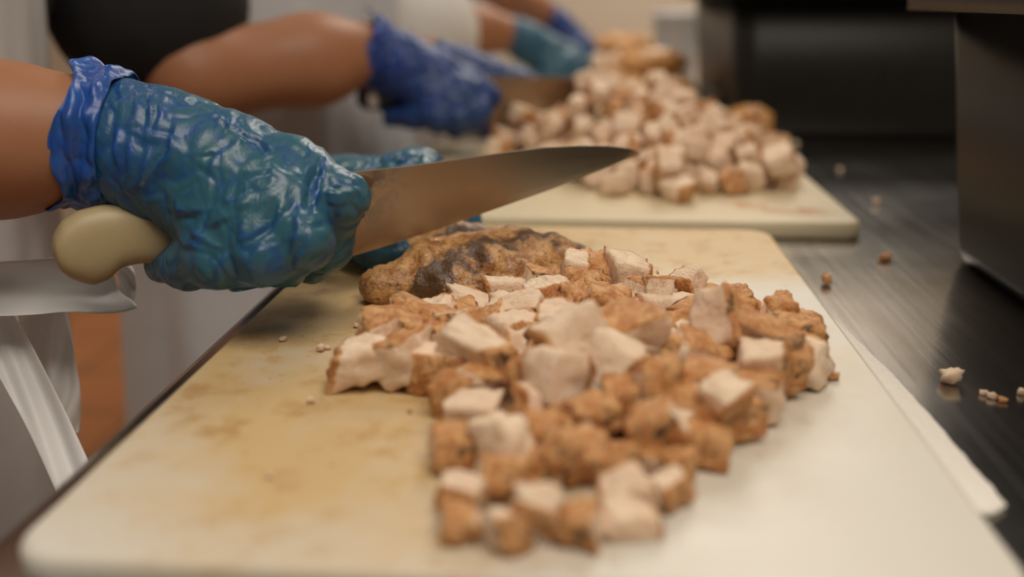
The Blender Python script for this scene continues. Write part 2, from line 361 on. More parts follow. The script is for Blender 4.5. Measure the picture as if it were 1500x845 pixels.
# ------------------------------------------------------------------ chicken pieces
CG = {}
def cube_grid(n):
    key={};V=[];Fc=[];fid=[]
    for ax in range(3):
        for sg in (-1,1):
            a,b=[i for i in range(3) if i!=ax]
            idx=np.zeros((n+1,n+1),int)
            for i in range(n+1):
                for j in range(n+1):
                    u=[0,0,0];u[ax]=sg*n;u[a]=2*i-n;u[b]=2*j-n
                    k=tuple(u)
                    if k not in key: key[k]=len(V);V.append([c/n for c in u])
                    idx[i,j]=key[k]
            for i in range(n):
                for j in range(n):
                    q=[idx[i,j],idx[i+1,j],idx[i+1,j+1],idx[i,j+1]]
                    flip=(sg<0)!=(ax==1)
                    Fc.append(q[::-1] if flip else q); fid.append(ax*2+(sg>0))
    return np.array(V),Fc,fid
def chunk_geo(seed,dims,n=7,rnd=.14,jit=.27,nz=.05):
    if n not in CG: CG[n]=cube_grid(n)
    U,Fc,fid=CG[n]
    rg=np.random.default_rng(seed)
    C=rg.uniform(-jit,jit,(8,3)); ph=rg.uniform(0,6.28,(6,)); fr=rg.uniform(2.,4.5,(6,3))
    c=np.clip(U,-(1-rnd),1-rnd); d=U-c; L=np.linalg.norm(d,axis=1,keepdims=True)
    P=c+rnd*d/np.maximum(L,1e-9)
    t=(U+1)/2; off=np.zeros_like(U)
    for k in range(8):
        b=[(k>>i)&1 for i in range(3)]
        w=np.prod([t[:,i] if b[i] else 1-t[:,i] for i in range(3)],axis=0)
        off+=w[:,None]*C[k]
    P=P+off
    tp=rg.uniform(-.22,.22,2); P[:,0]*=1+tp[0]*P[:,2]; P[:,1]*=1+tp[1]*P[:,0]
    s=np.zeros(len(U))
    for k in range(6): s+=np.sin(P@fr[k]*(1+.35*k)+ph[k])/(1+.35*k)
    P=P*(1+nz*s[:,None]*.5+.10*(1-((U*U).sum(1,keepdims=True)-1)/2))
    return P*np.array(dims)/2,Fc,fid

# settled pieces: position (0.1 mm), rotation quaternion (x1000), size (mm), where the seared side is, pile
CH = [(-310,3843,88,996,-42,70,38,20,16,18,'P',1), (-112,3564,219,924,-113,161,329,19,15,19,'P',1), (-431,3837,231,923,194,20,-333,31,14,14,'P',1), (-492,3850,90,983,-56,7,174,14,15,18,'F',1),
(-622,3925,97,991,4,-2,-131,16,17,17,'F',1), (-935,3921,114,992,-21,-75,102,23,17,17,'P',1), (-772,3951,123,981,4,-174,-83,19,20,17,'T',1), (-874,4274,128,994,-9,61,87,29,22,17,'B',1),
(-706,4390,131,982,-107,127,-89,35,19,16,'B',1), (-329,4231,144,955,-45,144,257,17,17,19,'F',1), (-508,4743,101,987,45,146,-49,30,19,11,'P',1), (-331,4513,157,985,106,-99,-93,25,16,18,'F',1),
(-400,4939,111,995,-40,-16,87,18,16,18,'P',1), (-161,4876,122,985,20,-4,-174,21,19,19,'P',1), (-39,3764,298,935,-91,-214,266,22,17,20,'P',1), (112,3715,218,933,-149,192,-264,23,20,21,'P',1),
(175,3936,291,938,183,-102,275,25,19,15,'T',1), (221,5139,157,994,65,57,66,19,18,25,'P',1), (6,4972,146,953,-135,129,-240,19,18,21,'B',1), (59,5176,149,999,-15,-47,-1,14,16,23,'B',1),
(477,4760,105,997,-37,44,45,30,25,16,'P',1), (577,4097,277,935,-208,-156,-243,19,14,26,'P',1), (472,3984,164,976,72,195,68,21,18,17,'T',1), (307,4026,149,971,-166,39,-170,20,19,17,'B',1),
(754,4024,246,945,165,116,-257,30,11,11,'T',1), (751,4216,165,965,44,206,154,18,18,16,'P',1), (727,3850,186,990,103,-46,-83,19,17,16,'P',1), (840,3979,131,984,112,-36,135,15,18,18,'B',1),
(944,4076,96,963,10,-84,-255,16,17,16,'P',1), (925,4541,185,934,195,-110,277,12,12,14,'B',1), (282,3555,193,959,-168,-111,199,17,16,15,'B',1), (494,3627,179,994,-32,9,-104,19,15,15,'B',1),
(647,3693,102,999,35,-2,26,21,15,15,'T',1), (-411,3488,90,993,62,0,-105,19,16,13,'P',1), (-187,3484,125,915,-155,119,352,16,14,13,'P',1), (-460,3214,74,983,-57,5,174,14,13,12,'B',1),
(-382,2874,85,991,75,27,-107,13,11,10,'F',1), (-273,2963,100,980,-175,24,93,13,13,11,'B',1), (-132,2729,119,972,181,151,24,12,10,10,'F',1), (-227,2680,62,927,-88,42,361,11,10,11,'F',1),
(-373,2730,51,998,-34,-13,43,12,10,8,'B',1), (149,2914,85,967,167,-157,111,15,12,9,'P',1), (153,2801,46,997,26,32,69,16,12,8,'P',1), (292,2976,65,938,3,-61,340,11,7,9,'F',1),
(256,3208,57,998,54,31,-2,15,14,10,'T',1), (257,3257,167,981,36,-187,-43,16,15,12,'B',1), (432,3300,75,993,-46,57,89,14,13,12,'B',1), (0,3142,103,956,221,-115,156,16,14,11,'B',1),
(-70,3072,150,964,-131,184,-143,12,12,10,'B',1), (-8,2740,57,990,14,-51,-129,12,11,9,'B',1), (41,3389,133,975,-1,-45,216,16,15,14,'B',1), (-261,3290,89,974,-40,65,-213,15,13,11,'B',1),
(111,3133,95,912,-225,119,323,14,11,10,'B',1), (-132,3060,75,999,-11,31,-43,13,11,10,'B',1), (401,3507,109,942,-219,-154,-204,17,14,14,'B',1), (556,3552,82,965,-25,-48,257,16,16,13,'B',1),
(163,3521,139,995,43,-16,88,16,14,14,'B',1), (324,3137,74,975,-31,-50,214,10,10,9,'B',1), (371,3629,133,902,-86,-11,423,15,15,12,'B',1), (-150,3251,126,971,59,204,111,13,13,12,'B',1),
(960,4437,95,999,30,11,0,21,21,18,'B',1), (303,4342,129,990,-26,-93,101,22,19,17,'B',1), None, (89,4727,133,962,158,218,47,21,19,18,'B',1),
(-165,4498,118,987,-24,43,-155,21,21,18,'B',1), (-37,3936,97,974,-21,-68,214,18,17,15,'F',1), (225,4694,98,-777,-27,276,565,13,17,12,'T',1), (-64,5082,214,992,57,99,46,11,14,17,'P',1),
(-431,4406,124,-761,-140,109,624,17,12,16,'B',1), (47,4417,93,-999,-1,14,30,12,14,15,'B',1), (401,3877,71,-75,-17,-78,994,15,14,12,'F',1), (530,4574,161,938,-47,-132,318,15,14,12,'T',1),
(65,5333,136,-924,-56,146,349,12,16,14,'B',1), (435,4470,124,-801,15,172,573,13,16,12,'B',1), (594,4381,150,-976,-180,122,12,14,14,12,'P',1), (637,4785,121,181,-134,106,968,12,16,13,'B',1),
(122,3631,88,-498,-19,41,866,12,15,15,'P',1), (-175,3890,128,-565,228,-77,789,15,16,17,'F',1), (754,4862,147,-655,95,102,743,14,12,15,'T',1), (-172,4684,173,-817,-101,160,544,15,17,17,'F',1),
(-894,4119,186,542,-54,-82,834,14,12,13,'T',1), (-564,4254,183,-196,-73,180,961,16,13,12,'F',1), (600,4262,154,-965,182,49,180,14,12,15,'T',1), (521,5072,79,688,-29,32,725,15,16,17,'B',1),
(167,4396,112,-927,124,36,353,14,16,13,'F',1), (-701,4559,129,-626,-205,25,752,11,14,13,'P',1), (145,4536,102,512,-20,49,857,13,16,17,'B',1), (-284,4759,131,-834,-16,86,545,15,12,13,'P',1),
(229,5002,95,421,-81,-46,902,16,12,14,'F',1), (-73,4597,178,227,154,57,960,14,12,15,'B',1), (79,4127,78,-883,-13,66,465,12,11,17,'T',1), (-366,4653,113,-323,-34,-73,943,12,16,17,'P',1),
(513,3448,205,425,71,-219,876,12,13,12,'F',1), (658,4554,111,-34,-98,145,984,14,15,13,'T',1), (-71,4180,68,-419,-39,-65,905,14,12,15,'T',1), (439,4241,125,-491,-55,-156,855,14,13,14,'P',1),
(831,4728,118,-267,151,146,940,15,16,12,'P',1), (358,4773,208,682,-84,139,713,12,12,14,'T',1), None, (-441,4100,91,852,15,225,473,13,12,11,'T',1),
(-392,3727,125,-943,5,-144,299,17,16,14,'T',1), (-250,4341,143,-54,89,-170,980,15,12,15,'B',1), (-248,4983,180,-117,146,74,979,12,16,14,'T',1), None,
(294,4868,160,951,-73,56,295,17,17,13,'T',1), (-568,4505,89,380,54,26,923,14,16,14,'F',1), (-171,4130,133,245,158,-3,956,14,14,15,'B',1), (-217,3646,188,971,-192,-144,-9,14,12,15,'F',1),
(-266,3161,127,399,-131,8,907,17,14,15,'P',1), (-645,4148,125,-778,32,-71,623,12,13,16,'T',1), (318,5267,93,-848,48,-62,524,17,13,17,'P',1), (261,3740,204,-169,86,179,965,13,16,12,'T',1),
(-20,4825,139,544,23,-234,805,13,16,15,'T',1), (-146,4006,92,-988,65,-25,135,12,11,15,'T',1), (653,4929,123,284,78,-42,955,14,13,11,'B',1), (300,3417,83,-406,32,16,913,17,17,15,'P',1),
(163,4275,130,-699,22,-7,714,12,11,14,'P',1), (-509,3676,77,-998,-11,36,50,15,14,16,'B',1), (-333,3971,103,-892,162,-72,416,13,11,11,'B',1), (568,3912,75,-238,2,-59,969,15,14,16,'B',1),
(761,4402,127,-54,-86,-150,983,14,14,14,'T',1), (-29,3668,186,-738,30,-25,674,12,13,15,'B',1), (-128,4359,170,983,177,50,9,15,14,15,'P',1), (936,4274,95,916,-8,49,399,13,15,13,'B',1),
(50,4252,132,978,19,112,174,12,16,13,'P',1), (802,4602,67,879,15,36,475,16,11,14,'B',1), (374,4963,128,-176,-92,-189,962,17,11,12,'P',1), (-81,3353,90,-60,21,22,998,15,16,12,'B',1),
(-176,5120,74,641,-63,8,765,14,13,13,'B',1), (-288,4095,137,-835,183,119,505,11,11,14,'P',1), (-612,4635,113,-805,70,32,588,14,16,12,'B',1), (201,5398,149,-608,41,-227,760,16,11,12,'F',1),
(528,4941,213,422,-124,-147,886,13,12,14,'P',1), (712,4670,156,942,227,-72,238,15,12,14,'B',1), (-721,4072,75,-542,30,66,837,17,11,11,'B',1), (588,8758,124,66,-35,-983,-167,19,15,23,'P',2),
(236,8399,90,712,158,640,-240,16,21,19,'P',2), (337,8887,98,10,-4,-45,-999,17,20,17,'P',2), None, (-45,9526,97,322,679,168,-638,18,19,18,'P',2),
(-274,9364,95,25,-13,996,-86,18,22,17,'P',2), None, None, None,
None, (1021,8483,90,254,580,-390,-668,14,18,15,'P',2), (1415,8685,120,761,-619,-30,190,23,20,15,'P',2), None,
None, None, (1804,9061,133,184,443,-875,57,15,22,21,'P',2), None,
None, None, None, None,
(790,8533,83,710,7,24,704,22,20,15,'P',2), None, None, (687,9859,285,531,-843,76,-23,20,20,21,'T',2),
(948,9273,331,790,70,609,-4,23,17,24,'P',2), None, (1475,9192,107,151,731,660,-89,15,18,20,'P',2), (955,8858,110,558,-396,-607,-404,18,17,17,'P',2),
(1609,8967,142,40,565,-783,258,16,18,18,'P',2), (1160,9467,202,654,-536,-521,-113,20,21,16,'P',2), (18,9317,152,140,-535,443,706,23,20,17,'T',2), (1405,9362,259,205,75,336,916,23,23,15,'P',2),
None, None, (623,9536,277,403,-609,114,674,20,24,20,'P',2), None,
(90,8739,109,588,492,398,-504,20,24,22,'T',2), (540,8542,106,64,78,-47,-994,18,24,19,'T',2), (1514,9796,95,49,57,997,2,18,24,18,'P',2), (699,9302,266,481,633,-57,604,16,23,15,'P',2),
(1786,9310,135,294,-650,-499,-493,21,23,19,'P',2), None, (1737,8783,86,457,516,506,-518,16,19,15,'P',2), None,
(-189,9137,163,453,423,423,-661,24,24,16,'T',2), (1148,8903,225,739,-573,-333,-121,20,18,19,'P',2), (344,8677,101,11,18,710,-703,19,22,19,'P',2), (981,9085,275,613,-623,-462,-153,15,21,15,'P',2),
(115,8976,231,527,393,-60,751,19,14,19,'P',2), None, (1406,8800,273,940,249,-221,-71,16,15,22,'P',2), (1246,9189,315,396,-225,-198,-868,16,20,23,'P',2),
(1491,9523,358,415,75,-753,-504,19,21,20,'T',2), (1656,8729,270,74,-155,562,809,23,19,23,'P',2), (1214,8536,102,685,679,34,262,16,19,20,'B',2), (447,9237,279,81,-475,134,-866,16,24,15,'P',2),
(570,8929,217,259,497,-693,453,17,24,21,'F',2), (787,8765,115,37,102,-684,-721,18,18,19,'P',2), (972,9524,327,119,-269,-82,952,15,23,14,'P',2), (-54,8917,258,225,-348,303,-858,14,20,21,'P',2),
(1012,9991,288,185,-473,416,755,19,23,18,'P',2), (342,8952,324,841,284,454,79,17,18,15,'P',2), (1396,9741,300,74,867,-493,11,22,18,21,'F',2), (728,8142,89,91,-922,376,8,22,18,16,'P',2),
(767,9079,318,185,253,-864,395,16,20,24,'P',2), (749,8661,276,13,-729,-679,-86,22,14,17,'P',2), (334,9693,251,964,-216,-131,83,15,15,15,'P',2), (1204,9608,422,405,-308,121,-853,21,21,19,'P',2),
(659,8344,255,158,-729,599,293,23,19,22,'P',2), (824,9534,477,127,396,-718,-558,15,23,23,'F',2), (566,9069,397,687,-303,617,-234,17,24,14,'P',2), (909,8855,313,60,204,-969,123,20,22,18,'P',2),
(714,9383,434,884,381,193,-189,17,17,16,'P',2), (1410,8994,343,146,-897,30,417,23,19,19,'P',2), None, None,
None, None, (-355,10389,96,9,-713,-698,58,23,20,18,'P',2), None,
None, None, (-133,10363,127,761,-125,624,128,24,24,21,'F',2), None,
None, None, None, None,
None, None, None, None,
None, None, None, None,
None, None, None, None,
None, None, None, None,
None, None, None, (-217,11089,315,109,862,494,8,19,18,15,'T',2),
None, None, None, None,
None, (-543,11143,285,269,-661,-230,-662,20,19,19,'P',2), None, None,
None, None, None, None,
None, None, (1091,10533,135,602,-516,-490,362,16,25,20,'P',2), (1530,11676,144,679,2,-41,733,24,18,25,'P',2),
None, None, (486,10419,405,522,808,-194,194,25,21,23,'P',2), None,
None, None, None, None,
None, (-818,11103,115,310,-672,480,472,21,22,18,'P',2), (658,10255,218,322,339,815,343,17,21,16,'T',2), None,
(1706,11068,92,957,22,14,-288,23,24,16,'P',2), None, None, (175,10055,251,537,535,-650,-53,19,24,24,'P',2),
(1355,11033,373,738,372,-496,267,22,23,20,'P',2), None, (-444,10933,285,934,-92,-106,-328,15,22,15,'P',2), None,
None, None, (1121,10744,126,110,-572,788,-201,19,16,17,'P',2), (-294,10708,343,11,292,-192,937,22,24,20,'B',2),
None, None, None, None,
(985,10577,400,170,-661,-177,-709,24,17,20,'P',2), None, None, (1272,10881,181,414,351,835,95,19,16,23,'P',2),
(1108,10850,362,466,109,-873,96,24,23,17,'P',2), (-536,10487,102,77,257,662,700,15,17,20,'P',2), None, None,
(1029,10295,350,999,16,3,42,20,22,16,'B',2), (-308,10501,300,34,141,609,780,21,22,15,'T',2), (53,10301,362,290,-410,678,537,17,18,18,'B',2), (828,10112,355,274,-349,-670,595,16,18,22,'P',2),
None, None, None, (1556,10503,110,551,593,-385,-443,24,20,23,'F',2),
None, (-130,10022,88,655,33,747,-111,17,21,16,'P',2), None, None,
(761,10325,466,803,297,-516,-11,22,18,24,'P',2), None, None, (945,12075,313,95,-356,883,-291,16,17,18,'P',2),
None, (-53,10607,461,185,-262,-608,726,18,19,19,'P',2), (-67,10079,332,797,-578,165,52,17,23,24,'P',2), None,
(-290,10144,103,644,596,365,312,17,19,17,'P',2), None, (1316,10562,241,755,549,-92,346,19,19,19,'P',2), (1103,11178,425,354,410,-835,-98,19,24,22,'B',2),
None, (1240,10281,135,547,-340,602,-471,17,23,16,'B',2), None, (-735,10883,205,633,333,-390,580,16,22,19,'P',2),
(1684,10461,350,138,-903,281,295,20,23,25,'B',2), (-365,9878,92,595,-413,481,493,20,24,15,'F',2), None, (1321,12151,113,619,5,70,782,23,23,21,'F',2),
None, None, (374,11072,456,81,-428,890,-139,24,23,19,'P',2), (-400,10255,327,768,-595,190,143,20,23,24,'P',2),
(813,10717,415,452,23,743,-493,18,19,18,'P',2), None, (-924,10697,124,761,237,-587,138,22,19,24,'P',2), None,
None, None, (1356,11601,317,159,-236,948,-142,20,25,18,'T',2), (249,10265,518,489,-303,635,516,20,18,23,'B',2),
(-93,11299,473,175,548,373,728,22,21,17,'F',2), None, (-712,11015,344,505,-91,-198,-835,17,17,17,'P',2), None,
None, None, None, (353,9873,380,302,708,-611,184,20,22,22,'P',2),
None, (623,11217,519,422,-418,-29,804,15,24,24,'P',2), (990,10800,584,632,745,-170,-130,24,16,19,'P',2), (1908,10453,130,4,727,679,-103,17,25,24,'T',2),
None, (-95,10372,507,410,665,484,394,21,23,19,'P',2), (160,9757,123,524,-495,437,538,24,16,22,'T',2), (170,10624,656,512,402,653,-387,21,25,20,'P',2),
(469,10128,394,125,-907,-292,276,16,25,25,'B',2), (1493,10129,122,230,460,-490,-703,19,23,18,'B',2), None, (377,10437,610,374,-443,-213,-786,17,23,16,'T',2),
None, None, (811,10991,535,305,85,142,938,18,24,17,'B',2), (1812,11557,130,179,-58,681,-708,24,20,16,'P',2),
None, (722,10555,581,578,-719,-379,-65,22,21,17,'P',2), (868,11524,550,369,-464,622,-512,21,17,16,'P',2), None,
(-654,10637,178,586,-36,-422,-691,20,17,15,'T',2), (1304,11871,302,49,-561,-297,-771,20,23,25,'B',2), (1122,11596,481,6,-105,306,-946,20,17,24,'B',2), (1610,11241,234,110,880,-115,-448,20,19,17,'P',2),
(381,11121,656,215,-155,52,963,18,22,15,'P',2), (900,11284,547,480,386,-430,661,20,21,18,'P',2), (744,11127,685,457,-887,-69,17,21,16,19,'P',2), (-25,11108,689,446,481,82,750,22,18,21,'P',2),
(-694,10755,392,279,396,688,540,24,16,20,'F',2), (541,10648,542,525,735,-360,-233,19,21,22,'F',2), None, None,
None, (77,10264,672,585,100,800,89,18,23,18,'P',2), None, (694,11628,617,3,-947,243,212,16,16,23,'P',2),
(354,11493,560,133,-410,891,-140,17,23,19,'P',2), (171,10944,721,236,866,389,-210,23,19,20,'T',2), (586,12149,381,901,42,383,201,15,24,23,'B',2), (507,11878,499,58,991,-121,2,21,24,15,'B',2),
(462,10860,588,571,-252,-720,-305,23,20,17,'P',2), None, (-144,11472,590,567,-140,-710,394,22,18,18,'P',2), None,
None, (738,11386,718,367,925,-78,50,19,17,17,'P',2), (-934,10267,102,266,-429,577,-642,25,20,18,'P',2), None,
None, None, (1497,18815,152,106,-409,901,100,30,28,30,'P',3), None,
None, None, None, None,
None, None, None, None,
None, None, None, None,
None, None, None, (195,17973,175,476,-540,440,536,29,25,20,'P',3),
None, None, None, None,
(674,18663,414,461,-636,-450,425,26,22,26,'F',3), None, (156,19020,441,66,-269,898,-342,21,30,21,'P',3), None,
(224,18144,436,219,955,-201,12,24,25,25,'P',3), (401,18509,492,842,356,374,-153,23,28,20,'T',3), None, (399,19108,373,126,-441,-887,-58,30,20,28,'B',3),
(1111,18214,375,117,-895,-396,167,27,26,21,'P',3), None, (672,19000,587,385,-699,547,252,30,24,28,'F',3), (1232,18726,392,239,-189,-925,-228,23,22,26,'T',3),
(790,18190,447,449,-439,-111,770,21,30,26,'F',3), (496,18043,392,111,-836,-193,501,25,25,21,'F',3), (971,18563,413,251,103,962,-40,26,20,21,'P',3)]
FRONT = np.array([0, -.93, .36])
def crust_for(V, Fc, fid, q, mode, n):
    Rm = np.array(Quaternion(q).to_matrix()); ax = []
    for f in range(6):
        d = np.zeros(3); d[f // 2] = 1 if f % 2 else -1; ax.append(Rm @ d)
    ax = np.array(ax); up = int(np.argmax(ax[:, 2])); fr = ax @ np.array([0, -1, 0.]); fr[up] = -9; fr = int(np.argmax(fr)); dn = int(np.argmin(ax[:, 2]))
    bk = int(np.argmax(ax[:, 1]))
    sd = int(np.argmax(ax[:, 0])) if (abs(hash(q)) % 2) else int(np.argmin(ax[:, 0]))
    faces = {'P': [dn if bk == up else bk, sd if sd not in (up, fr) else dn], 'T': [up], 'F': [fr], 'B': [up, fr]}[mode]
    w = np.zeros(len(V))
    for f, i in zip(Fc, fid):
        if i in faces:
            for v in f: w[v] = 1
    return w
NAMED = {0: 'large pale cube of chicken facing the camera in the middle of the near pile', 2: 'long pale stick of chicken with a dark seared edge lying across the near pile',
         5: 'crumbly pale end piece at the left tip of the near pile', 11: 'pale-topped piece with an orange seared front, just below the whole breast',
         16: 'big golden-topped chicken piece perched on the near pile', 17: 'tall pale piece at the back of the near pile right of the breast',
         21: 'upright pale slab of chicken with browned left edge on the near pile', 24: 'thin browned strip of chicken at the right end of the near pile',
         28: 'pale piece at the far right tip of the near pile', 29: 'small browned nub of chicken behind the right end of the near pile',
         38: 'white-topped cube near the front end of the near pile', 42: 'pale flat piece at the front of the near pile, lying on the bare board',
         20: 'flat pinkish-white slab at the back of the near pile left of the upright slab'}
GROUP = {1: 'diced chicken in the near pile', 2: 'diced chicken heaped on the cream board', 3: 'diced chicken on the farthest board'}
LOOK = {'P': 'pale', 'T': 'brown-topped', 'F': 'brown-fronted', 'B': 'browned'}
def piece_label(px, py, mode, pl):
    if pl == 1:
        zone = 'at the left end' if px < 640 else 'at the right end' if px > 1060 else 'at the blurred front end' if py > 650 else 'at the back edge' if py < 465 else 'left of the middle' if px < 790 else 'right of the middle' if px > 930 else 'in the middle'
        return f'{LOOK[mode]} diced chicken piece {zone} of the near pile'
    if pl == 2:
        zone = 'near the top' if py < 150 else 'at the left flank' if px < 860 else 'at the foot' if py > 235 else 'at the right flank' if px > 1020 else 'halfway up'
        return f'{LOOK[mode]} diced chicken piece {zone} of the cream board heap'
    return 'diced chicken piece in the blurred far heap beside the teal glove'
for i, row in enumerate(CH):
    if row is None: continue
    x, y, z, q0, q1, q2, q3, a, b_, c_, mode, pl = row
    if pl == 2 and (y > 12350 or x > 1990): continue
    if pl == 2:
        _x, _y = topx((x / 1e4, y / 1e4, ZB + z / 1e4))
        if _x < 842 and _y < 163: continue          # nothing lies in the way of the second knife
    n = 8 if pl == 1 else 5; q = (q0 / 1000, q1 / 1000, q2 / 1000, q3 / 1000)
    V, Fc, fid = chunk_geo(1000 + i, (a / 1000, b_ / 1000, c_ / 1000), n, *(((.26, .34, .10) if (i * 7919) % 10 < 3 or i in (5, 6, 18, 19, 29) else (.10, .24, .04)) if pl == 1 else (.16, .26, .05)))
    N = V / np.linalg.norm(V, axis=1, keepdims=True)
    if pl == 1: V = V + N * (fbm(V * 170 + i * 7.7, 4)[:, None] * .0016)
    cw = crust_for(V, Fc, fid, q, mode, n)
    if pl == 1: V = V + N * (cw * (.6 + .5 * fbm(V * 90 + i, 2)) * .0016)[:, None]
    o = obj('chicken_piece', V, Fc, M_meat, loc=(x / 1e4, y / 1e4, ZB + z / 1e4)); o.rotation_mode = 'QUATERNION'; o.rotation_quaternion = q
    attr(o, 'crust', cw * (1 if pl == 1 else .75))
    l = piece_label(*[float(v) for v in topx(np.array(o.location))], mode, pl); tag(o, NAMED.get(i, l) if pl == 1 else l, 'chicken piece', GROUP[pl])

def breast(name, pts, label, seed, vox=.0022, group='whole grilled chicken breasts', m=None):
    """pts: (x, y, z, r) along the spine, squashed in height"""
    caps = [((a[0], a[1], a[2]), (b[0], b[1], b[2]), a[3], b[3], (0, 0, 1), a[4] if len(a) > 4 else 1.55) for a, b in zip(pts[:-1], pts[1:])]
    V, F = sdf_mesh(caps, vox, .012, 1); N = normals(V, F)
    V = V + N * (fbm(V * 42 + seed, 2)[:, None] * .0042 + fbm(V * 120 + seed, 3)[:, None] * .0018)
    V[:, 2] = np.maximum(V[:, 2], ZB + .0004 if pts[0][2] < ZB + .03 else -9)
    ctr = np.array([p[:3] for p in pts]).mean(0); ctr[2] = V[:, 2].min()
    o = obj(name, V, F, m or M_breast); D = V - ctr
    d = np.array(pts[-1][:2]) - np.array(pts[0][:2]); d /= np.linalg.norm(d); s = D[:, 0] * d[1] - D[:, 1] * d[0]
    attr(o, 'char', np.exp(-((s - .014 + .22 * (D @ np.array([d[0], d[1], 0]))) / .009) ** 2)); recenter(o, ctr)
    return tag(o, label, 'chicken breast', group)
breast('chicken_breast', [(-.106, .519, .921, .016, 1.25), (-.085, .531, .922, .025, 1.5), (-.058, .545, .924, .034, 1.7), (-.032, .556, .923, .034, 1.8), (-.016, .566, .921, .026, 1.7)], 'whole charred grilled chicken breast lying behind the near pile', 3.1)
breast('chicken_breast', [(-.110, .585, .921, .012, 1.3), (-.088, .596, .924, .020, 1.5), (-.062, .606, .923, .018, 1.5)], 'grilled chicken breast held down by the fingertips behind the charred one', 8.7)
for k, (x, y, z, a, s) in enumerate([(.125, 1.50, .936, 80, .9), (.06, 1.56, .936, 95, 1.0), (.125, 1.65, .938, 85, .9), (.05, 1.68, .938, 70, .95), (.095, 1.59, .975, 20, .85)]):
    ca, sa = math.cos(math.radians(a)), math.sin(math.radians(a))
    P = [(x + ca * u * s, y + sa * u * s, z, r * s, 1.4) for u, r in ((-.055, .018), (-.02, .032), (.02, .034), (.05, .022))]
    breast('chicken_breast', P, ['golden grilled breast behind the tall heap, lowest by the far bin', 'golden grilled breast behind the tall heap, left of the bin-side one', 'golden grilled breast right in front of the white tub', 'golden grilled breast between the teal glove and the white tub', 'golden grilled breast lying on top of the others behind the heap'][k], 20 + k * 3.3, .005, m=M_golden)
breast('chicken_breast', [(.185, 1.165, .926, .014, 1.2), (.188, 1.19, .932, .024, 1.2), (.180, 1.215, .930, .020, 1.2)], 'dark browned chunk of breast at the right side of the tall heap', 51., .003, m=M_golden)

# crumbs on the steel and on the near board
rr = np.random.default_rng(21)
for k, (px, py, s, on) in enumerate([(1392, 562, 7, 0), (1210, 417, 6, 0), (1283, 300, 5, 0), (1165, 215, 7, 0), (1297, 382, 6, 0), (1441, 578, 3, 0), (1452, 583, 3, 0), (1468, 588, 3, 0), (1495, 578, 3, 0), (1230, 250, 4, 0),
        (1219, 557, 4, 1), (455, 590, 3, 1), (470, 515, 4, 1), (600, 605, 2, 1), (480, 512, 2, 1), (415, 500, 3, 1), (540, 468, 3, 1), (525, 480, 3, 1), (1020, 432, 3, 1), (1080, 447, 2, 1), (1150, 440, 2, 1), (395, 700, 2, 1)]):
    z = ZB if on else ZT; p = onz(px, py, z); d = rr.uniform(.75, 1.2, 3) * s / 1000; d[2] *= .75
    V, Fc, fid = chunk_geo(7000 + k, tuple(d), 4, .35, .3, .2)
    o = obj('chicken_crumb', V, Fc, M_meat, loc=(p[0], p[1], z - V[:, 2].min())); attr(o, 'crust', np.full(len(V), float(k % 3 == 1)))
    if k == 0: tag(o, 'largest pale crumb on the dark steel right of the near board', 'crumb', 'chicken crumbs')
    else: tag(o, 'tiny crumb of chicken on the bare part of the near board' if on else 'small crumb of chicken scattered on the steel table', 'crumb', 'crumbs on the near board' if on else 'crumbs on the steel table')

# white tub behind the heaps, brown tray far behind
V, F = lathe([(0, 0), (.036, 0), (.038, .004), (.045, .135), (.049, .135), (.049, .145), (.045, .147), (.0425, .147), (.0425, .135), (.036, .006), (0, .006)], 40)
tag(obj('plastic_tub', V, F, M_cup, loc=(.172, 2.10, ZT)), 'white plastic tub standing behind the chicken by the far bin', 'tub')
b = MB().box(-.02, .20, 2.62, 2.95, ZT, ZT + .012)
for x0, x1, y0, y1 in ((-.02, .20, 2.62, 2.635), (-.02, .20, 2.935, 2.95), (-.02, -.005, 2.635, 2.935), (.185, .20, 2.635, 2.935)): b.box(x0, x1, y0, y1, ZT + .012, ZT + .05)
o = tag(b.build('serving_tray', M_wood, bevel=.003), 'brown tray at the far end of the table', 'tray'); recenter(o, (.09, 2.785, ZT))
for k, (x, y) in enumerate([(.06, 2.69), (.12, 2.76), (.07, 2.83)]):
    breast('chicken_breast', [(x - .04, y, .95, .02, 1.3), (x, y + .01, .952, .034, 1.3), (x + .04, y + .015, .95, .022, 1.3)], ['nearest grilled breast on the brown tray at the far end', 'right-hand grilled breast on the brown tray at the far end', 'rearmost grilled breast on the brown tray at the far end'][k], 70 + 3 * k, .006, m=M_golden)

